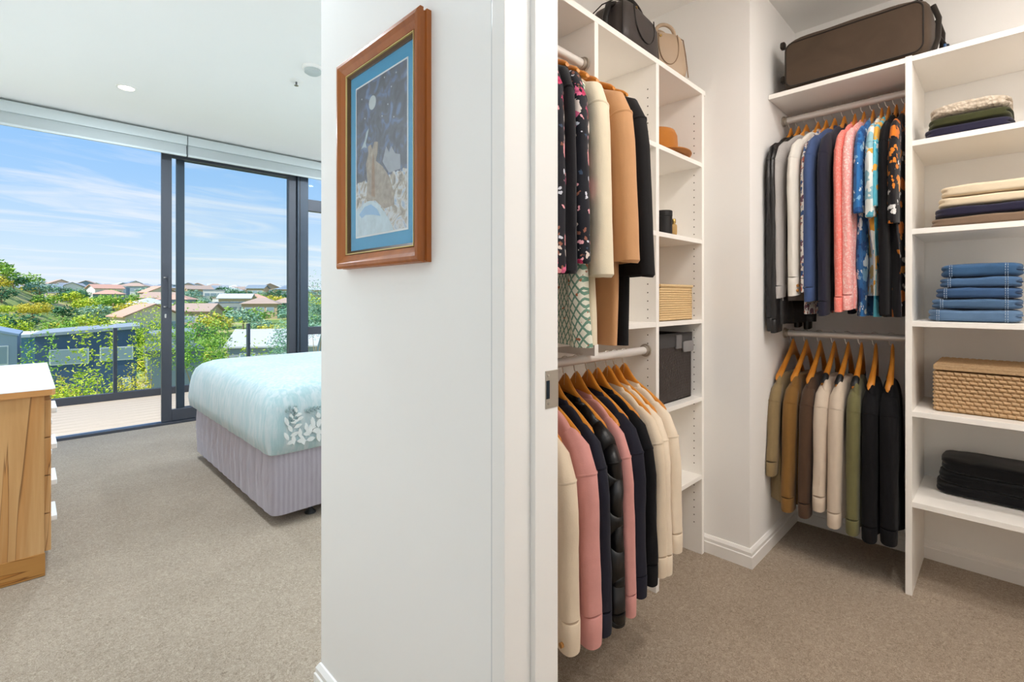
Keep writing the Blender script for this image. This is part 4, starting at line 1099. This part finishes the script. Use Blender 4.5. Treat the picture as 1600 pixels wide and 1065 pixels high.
# ------------------------------------------------------------------ balcony
DECKW = wood('bleached_decking', '#ac9e8d', '#b8ab9b', '#c4b9aa', 'X', .7, False, .5)
bal = bpy.data.objects.new('balcony_floor', None); C.objects.link(bal); bal['kind'] = 'structure'; bal.location = (0, 0, -.02)
pm = MB().box(-1.2, 5.2, 0, .134, -.028, 0).mesh('plank'); pm.materials.append(DECKW)
for k in range(13):
    o = bpy.data.objects.new('plank', pm); C.objects.link(o); o.parent = bal; o.location = (0, 5.275 + k * .139, 0)
MB().box(-1.2, 5.2, 5.27, 7.10, -.30, -.03).build('deck_frame', DARKMET2, bal)
br = thing('glass_balustrade', 'frameless glass balustrade with dark posts along the balcony', 'balustrade', (0, 6.92, 0))
MB().box(-1.2, 5.2, -.03, .03, -.018, .062).build('base_channel', DARKMET, br, .003)
BG = glass('balustrade_glass', (.955, .99, .98), .012)
xs = [-1.2, .70, 2.05, 3.40, 5.2]
for i in range(4):
    MB().box(xs[i] + .01, xs[i + 1] - .01, -.006, .006, .062, .935).build('pane', BG, br)
for x in xs[1:4]:
    MB().box(x - .017, x + .017, -.03, .03, .062, .775).build('post', DARKMET2, br, .003)

# ------------------------------------------------------------------ the valley outside
def ground(x, y):
    r = math.hypot(x, y); k = (x * sin(YAW) - y * cos(YAW)) / max(1e-3, (x * cos(YAW) + y * sin(YAW)))   # lateral tangent seen from the house
    pts = [(0, -3.6), (10, -3.6), (16, -5.2), (28, -7.8), (44, -9.6), (75, -9.0), (120, -5.5), (180, -1.5), (260, 2.2), (360, 5.0), (520, 5.5), (900, 0)]
    z = pts[-1][1]
    for (a, za), (b, zb) in zip(pts, pts[1:]):
        if r <= b: u = max(0, (r - a) / (b - a)); u = u * u * (3 - 2 * u); z = za + (zb - za) * u; break
    z += 11.5 * math.exp(-((r - 150) / 46) ** 2) * math.exp(-((k + 1.16) / .20) ** 2)     # the near hill to the left
    z += .9 * noise.noise(Vector((x * .02, y * .02, 3))) * min(1, r / 60)
    return z
m = MB(); R_ = []
rad = [4, 7, 10, 14, 20, 28, 36, 46, 60, 76, 95, 115, 135, 155, 175, 200, 230, 265, 300, 340, 390, 460, 560, 700]
na = 64
for r in rad:
    row = []
    for k in range(na + 1):
        a = radians(20 + 125 * k / na); x, y = r * cos(a), r * sin(a) + 4
        row.append((x, y, ground(x, y)))
    R_.append(row)
m.loft(R_, False, False, closed=False)
GR = NT('hillside_grass'); gn = GR.noise(.09, 5).outputs['Fac']; gf = GR.noise(1.2, 5).outputs['Fac']
GR.col(GR.ramp(GR.math('ADD', GR.math('MULTIPLY', gn, .6), GR.math('MULTIPLY', gf, .4)), [(.35, '#6f8a4e'), (.5, '#9aa864'), (.62, '#cdb48c'), (.75, '#d9c3a4')])); GR = GR.set(.95, .1)
terr = struct(m.build('ground_valley', GR, smooth=True))

def leafmat(n, a, b, c):
    t = NT(n); v = t.n('ShaderNodeTexNoise'); v.inputs['Scale'].default_value = 9; t.l(t.tc.outputs['Object'], v.inputs['Vector'])
    t.col(t.ramp(v.outputs['Fac'], [(.35, a), (.5, b), (.65, c)])); return t.set(.7, .2)
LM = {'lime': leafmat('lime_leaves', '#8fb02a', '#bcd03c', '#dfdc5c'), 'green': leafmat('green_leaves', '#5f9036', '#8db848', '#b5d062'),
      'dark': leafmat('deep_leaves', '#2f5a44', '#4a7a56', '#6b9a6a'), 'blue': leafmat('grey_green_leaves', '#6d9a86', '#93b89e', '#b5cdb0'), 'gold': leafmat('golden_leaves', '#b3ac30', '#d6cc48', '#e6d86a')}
BARK = plain('pale_bark', '#a89478', .9, .1, var=.2, vs=12)
def crown(seed, n, leaf, blobs, wx=1.0, hz=1.0):
    """leafy crown of separate bent leaves gathered in a few clumps; unit size about 1"""
    rd = random.Random(seed); m = MB()
    for i in range(n):
        c = rd.choice(blobs); u = Vector((rd.gauss(0, 1), rd.gauss(0, 1), rd.gauss(0, 1))).normalized()
        p = Vector(c[:3]) + u * c[3] * rd.uniform(.55, 1.0) * 1.0
        p = Vector((p.x * wx, p.y * wx, p.z * hz))
        ax = Vector((rd.gauss(0, 1), rd.gauss(0, 1), rd.gauss(-.2, .6))).normalized(); sd = ax.cross(u).normalized() if ax.cross(u).length > .05 else ax.orthogonal().normalized()
        l = leaf * rd.uniform(.7, 1.3); w_ = l * .42; nn_ = ax.cross(sd) * l * .16
        m.add([p - ax * l * .5, p + sd * w_ * .5 + nn_, p + ax * l * .5, p - sd * w_ * .5 + nn_, p - nn_ * .2], [(0, 1, 4), (1, 2, 4), (2, 3, 4), (3, 0, 4)])
    return m
def blobset(seed, k=7, flat_=.75):
    rd = random.Random(seed); o_ = [(0, 0, .55, .34)]
    for i in range(k):
        a = 2 * pi * i / k + rd.uniform(-.3, .3); r = rd.uniform(.20, .34); o_.append((r * cos(a), r * sin(a), .35 + rd.uniform(0, .38) * flat_, rd.uniform(.17, .27)))
    return o_
def trunk_mesh(seed):
    rd = random.Random(seed); m = MB()
    m.tube([(0, 0, -.15), (.01, 0, .1), (rd.uniform(-.03, .03), rd.uniform(-.03, .03), .3), (rd.uniform(-.05, .05), 0, .55)], [.035, .028, .022, .012], 8)
    for i in range(4):
        a = rd.uniform(0, 6.28); m.tube([(0, 0, .22 + .06 * i), (.12 * cos(a), .12 * sin(a), .36 + .07 * i), (.24 * cos(a), .24 * sin(a), .48 + .07 * i)], [.014, .010, .005], 6)
    return m
PROTO = {}
def tree(name, label, p, size, kind, var, n=420, leaf=.11, wide=1.0, group=None, cat='tree', trunk=True):
    key = (kind, var, n, leaf, trunk)
    t = thing(name, label, cat, p, random.Random(var * 31 + int(p[0] * 10)).uniform(0, 6.28), group)
    t.scale = (size * wide, size * wide, size)
    if key not in PROTO:
        o = crown(var * 17 + 3, n, leaf, blobset(var)).build('foliage', LM[kind], t)
        q = trunk_mesh(var).build('trunk', BARK, t, smooth=True) if trunk else None
        PROTO[key] = (o.data, q.data if q else None)
    else:
        for nm, me in zip(('foliage', 'trunk'), PROTO[key]):
            if me is None: continue
            o = bpy.data.objects.new(nm, me); C.objects.link(o); o.parent = t
    return t

# ---- houses
def wallm(c): return plain('render_' + c.lstrip('#'), c, .8, .15, var=.05, vs=1.5)
PANE = plain('far_window_pane', '#93a5b2', .2, .5, var=.15, vs=.6)
WFRM = plain('far_window_frame', '#e8e8e6', .5)
def house(name, label, p, rz, w_, d_, h, wc, rc, roof='gable', wins=(), group=None, rise=.28, over=.35, swins=(), cat='house'):
    """walls, roof and windows; local -y is the front, x across it"""
    t = thing(name, label, cat, p, rz, group)
    WM, RM = wallm(wc), wallm(rc)
    MB().box(-w_ / 2, w_ / 2, -d_ / 2, d_ / 2, -3.0, h).build('walls', WM, t)
    o_ = over; m = MB()
    if roof == 'gable':
        rh = d_ * rise
        m.prism([(-d_ / 2 - o_, h - .05), (0, h + rh), (d_ / 2 + o_, h - .05), (d_ / 2 + o_, h + .12), (0, h + rh + .2), (-d_ / 2 - o_, h + .12)], 'x', -w_ / 2 - o_, w_ / 2 + o_)
        m.build('roof', RM, t)
        g_ = MB(); g_.prism([(-d_ / 2, h - .01), (d_ / 2, h - .01), (0, h + rh)], 'x', -w_ / 2, w_ / 2); g_.build('gable_wall', WM, t)
    elif roof == 'gable_front':
        rh = w_ * rise
        m.prism([(-w_ / 2 - o_, h - .05), (0, h + rh), (w_ / 2 + o_, h - .05), (w_ / 2 + o_, h + .12), (0, h + rh + .2), (-w_ / 2 - o_, h + .12)], 'y', -d_ / 2 - o_, d_ / 2 + o_)
        m.build('roof', RM, t)
        g_ = MB(); g_.prism([(-w_ / 2, h - .01), (w_ / 2, h - .01), (0, h + rh)], 'y', -d_ / 2, d_ / 2); g_.build('gable_wall', WM, t)
    elif roof == 'hip':
        rh = min(w_, d_) * rise; a, b = w_ / 2 + o_, d_ / 2 + o_; k = max(.1, w_ / 2 - d_ / 2)
        m.add([(-a, -b, h), (a, -b, h), (a, b, h), (-a, b, h), (-k, 0, h + rh), (k, 0, h + rh)], [(0, 1, 5, 4), (1, 2, 5), (2, 3, 4, 5), (3, 0, 4), (3, 2, 1, 0)]); m.build('roof', RM, t)
    elif roof == 'mono':
        m.prism([(-w_ / 2 - o_, h + .0), (w_ / 2 + o_, h + w_ * rise), (w_ / 2 + o_, h + w_ * rise + .25), (-w_ / 2 - o_, h + .25)], 'y', -d_ / 2 - o_, d_ / 2 + o_); m.build('roof', RM, t)
        g_ = MB(); g_.prism([(-w_ / 2, h - .01), (w_ / 2, h - .01), (w_ / 2, h + w_ * rise)], 'y', -d_ / 2, d_ / 2); g_.build('gable_wall', WM, t)
    else:
        m.box(-w_ / 2 - .1, w_ / 2 + .1, -d_ / 2 - .1, d_ / 2 + .1, h, h + .3); m.build('parapet', RM, t)
    for x, z_, ww, hh in wins:
        f_ = MB().box(x - ww / 2, x + ww / 2, -d_ / 2 - .06, -d_ / 2 + .05, z_, z_ + hh).build('window', WFRM, t)
        MB().box(x - ww / 2 + .09, x + ww / 2 - .09, -d_ / 2 - .075, -d_ / 2 - .05, z_ + .09, z_ + hh - .09).build('pane', PANE, f_)
    for y, z_, ww, hh in swins:
        f_ = MB().box(-w_ / 2 - .06, -w_ / 2 + .05, y - ww / 2, y + ww / 2, z_, z_ + hh).build('window', WFRM, t)
        MB().box(-w_ / 2 - .075, -w_ / 2 - .05, y - ww / 2 + .09, y + ww / 2 - .09, z_ + .09, z_ + hh - .09).build('pane', PANE, f_)
    return t
FACE = YAW - pi / 2                      # turned so the front looks back at this house
KEEP = []                                # plots where no further tree may stand
def near_house(name, label, px, py, d, turn, w_, d_, h, *a, **k):
    """front face d metres away at picture column px, its foot at row py"""
    f_ = W(px, py, d); ang = FACE - math.atan((px - 800) / FPX) + radians(turn)
    v = Vector((-sin(ang), cos(ang), 0)) * d_ / 2
    KEEP.append((f_.x + v.x, f_.y + v.y, max(w_, d_) * .62 + 3.2))
    return house(name, label, (f_.x + v.x, f_.y + v.y, f_.z), ang, w_, d_, h, *a, **k)
near_house('townhouse', 'slate blue townhouse with grey mono pitch roof', 138, 640, 42, -3, 6.6, 8, 6.4, '#4f6482', '#9aa3b0', 'mono', [(-1.2, 4.0, 2.5, 1.3), (1.9, 4.1, 2.3, 1.2), (2.6, 1.6, .6, .9)], rise=.07, over=.25, swins=[(-1, 4.0, .8, 1.4)])
near_house('flat_roof_block', 'teal grey flat roofed block left of the slate blue townhouse', 44, 640, 50, -4, 5.4, 7, 7.4, '#6f97a8', '#dfe4e8', 'flat', [(0, 3.9, 4.6, .4)])
near_house('curved_roof_house', 'pale grey house at the left picture edge', -14, 640, 40, -4, 3.0, 6, 6.0, '#a9b6c4', '#9fb0c6', 'gable_front', [(.6, 3.6, .8, 1.6)], rise=.14, over=.12)
near_house('grey_townhouse', 'light grey townhouse right of the slate blue one', 266, 640, 46, 2, 3.8, 6, 6.9, '#aab6bd', '#8f9aa6', 'mono', [(-1.6, 4.9, .9, 1.4), (-.3, 4.9, 1.1, 1.4), (1.2, 4.9, 1.1, 1.4), (-1.6, 2.2, .5, 1.2), (-.3, 2.2, .5, 1.3), (.8, 2.2, .5, 1.3)], rise=.05, over=.15)
near_house('garage_block', 'low charcoal garage wall behind the sliding door', 275, 640, 30, 4, 2.8, 4, 3.4, '#7d8a92', '#5d6870', 'flat', [])
near_house('bungalow', 'low house with pale grey roof beyond the balcony glass', 425, 600, 55, -12, 9, 8, 4.2, '#a9aeb4', '#c9c6cc', 'gable', [(-2.5, 2.4, 1.6, 1.2), (1.5, 2.4, 1.6, 1.2)], rise=.2)
# hillside houses
rd = random.Random(12)
cols = [('white', '#e6e3df'), ('cream', '#e4d6c2'), ('pale pink', '#dfc4ba'), ('pale grey', '#c6ccd2'), ('blue grey', '#8ba0b2'), ('tan', '#cbb294')]
rcols = [('grey', '#98a0aa'), ('terracotta', '#cfa592'), ('brown', '#b8a294'), ('slate', '#8796a4'), ('silver', '#c4cad0')]  # pale walls and roofs, paled further in the colour for distance haze
n_h = 0
spots = []
for tries in range(2500):
    if n_h >= 110: break
    px = rd.uniform(-10, 492); rr = rd.choice([rd.uniform(110, 420), rd.uniform(230, 430)])
    k = (px - 800) / FPX; d = rr / sqrt(1 + k * k); q = W(px, 466, d)
    if px < 200 and rr < 205: continue
    if any(math.hypot(q.x - a, q.y - b) < 10.5 for a, b in spots) or any(math.hypot(q.x - a, q.y - b) < r_ + 5 for a, b, r_ in KEEP): continue
    spots.append((q.x, q.y)); ci, ri = rd.choice(cols), rd.choice(rcols)
    rf = rd.choice(['gable', 'hip', 'hip', 'gable_front', 'flat']); w_ = rd.uniform(6, 9); h = rd.uniform(2.4, 3.9)
    wins = [(-w_ * .3, h - 2.2, 1.8, 1.3), (0, h - 2.2, 2.2, 1.3), (w_ * .3, h - 2.2, 1.8, 1.3)]
    side = 'left of the sliding door' if px < 250 else 'behind the glass'
    dist = 'on the near slope' if rr < 150 else ('halfway up the hillside' if rr < 250 else 'near the skyline')
    house('hillside_house', '%s house with %s %s roof %s %s' % (ci[0], ri[0], rf.replace('_', ' '), dist, side), (q.x, q.y, ground(q.x, q.y)), FACE - math.atan(k) + rd.uniform(-.5, .5), w_, rd.uniform(5, 6.5), h, ci[1], ri[1], rf, wins, 'houses scattered over the hillside', rise=.24, over=.5)
    n_h += 1
# hillside trees
n_t = 0; tsp = []
for px, d, r_ in ((20, 60, 7), (88, 66, 6.5), (-5, 75, 7), (52, 84, 6.5), (190, 72, 7), (494, 34, 5)):
    q = W(px, 466, d); KEEP.append((q.x, q.y, r_))
for tries in range(7000):
    if n_t >= 190: break
    px = rd.uniform(-12, 495); rr = rd.choice([rd.uniform(60, 140), rd.uniform(80, 380), rd.uniform(100, 230)])
    hill = px < 190 and 85 < rr < 215
    if not hill and rd.random() < .3: continue
    k = (px - 800) / FPX; d = rr / sqrt(1 + k * k); q = W(px, 466, d)
    if any(math.hypot(q.x - a, q.y - b) < 8 for a, b in spots): continue
    if rr < 72 and (px < 260): continue
    if any(math.hypot(q.x - a, q.y - b) < 6.6 for a, b in tsp) or any(math.hypot(q.x - a, q.y - b) < r_ for a, b, r_ in KEEP): continue
    tsp.append((q.x, q.y))
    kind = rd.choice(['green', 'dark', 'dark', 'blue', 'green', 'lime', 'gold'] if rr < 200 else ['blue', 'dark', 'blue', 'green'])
    s_ = rd.uniform(3.4, 6.0) * (.8 if rr > 260 else 1)
    nm = {'green': 'mid green', 'dark': 'deep green', 'blue': 'grey green', 'lime': 'lime green', 'gold': 'golden green'}[kind]
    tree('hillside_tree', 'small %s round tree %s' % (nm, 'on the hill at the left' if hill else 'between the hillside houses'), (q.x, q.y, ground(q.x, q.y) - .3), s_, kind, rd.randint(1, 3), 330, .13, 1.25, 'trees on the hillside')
    n_t += 1
# nearer planting: label, picture x, picture y of the top, distance, crown width
for lab, px, py, d, wd, kind, n_, lf in (
    ('slender young tree with pale trunk just beyond the balcony', 146, 500, 11.5, 1.15, 'lime', 130, .055),
    ('thin young tree in front of the teal grey block', 62, 516, 13, 1.2, 'green', 120, .055),
    ('lime shrub below the slender young tree', 128, 592, 12.5, 1.7, 'lime', 420, .075),
    ('golden shrub beside the dresser top', 100, 604, 13.0, 1.2, 'gold', 420, .075),
    ('rounded golden shrub right of the glass post', 205, 592, 13.5, 1.3, 'gold', 520, .07),
    ('bright lime tree at the handle side of the door', 236, 488, 22, 2.2, 'lime', 360, .07),
    ('large lime tree seen through the sliding door', 372, 480, 22, 3.4, 'lime', 640, .06),
    ('mid green tree behind the bed edge', 312, 504, 20, 2.8, 'green', 560, .06),
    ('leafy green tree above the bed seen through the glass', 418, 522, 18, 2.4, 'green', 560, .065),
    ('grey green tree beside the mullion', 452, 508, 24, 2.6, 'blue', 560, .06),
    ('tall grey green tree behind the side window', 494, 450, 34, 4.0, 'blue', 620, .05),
    ('yellow green clump left of the curved house', 16, 484, 62, 6.5, 'lime', 520, .09),
    ('green clump beside the long wall on the left', 90, 488, 68, 6.0, 'green', 520, .09),
    ('lime clump at the left picture edge', -12, 474, 76, 6.0, 'lime', 520, .08),
    ('golden clump on the left hillside', 52, 470, 84, 6.0, 'gold', 520, .08),
    ('low green hedge behind the grey townhouse', 190, 496, 72, 8.0, 'green', 520, .09)):
    p = W(px, py, d); zg = ground(p.x, p.y); hgt = (p.z - zg) / .90
    v_ = rd.randint(4, 9)
    t = thing('garden_tree' if 'tree' in lab else 'garden_shrub', lab, 'tree' if 'tree' in lab else 'shrub', (p.x, p.y, zg), rd.uniform(0, 6.28))
    hi = .60 if hgt > 2.6 * wd else 0          # tall thin ones keep their leaves high up
    bl = [(a, b, c * (1 - hi) + hi * .95, r * (1 - hi * .5)) for a, b, c, r in blobset(v_, 9)]
    crown(v_ * 17 + 3, int(n_ * 3.2), max(.085, lf * wd * .75), bl, wd, hgt).build('foliage', LM[kind], t)
    q = trunk_mesh(v_); q.v = [(x * wd * .8, y * wd * .8, z * hgt) for x, y, z in q.v]; q.build('trunk', BARK, t, smooth=True)
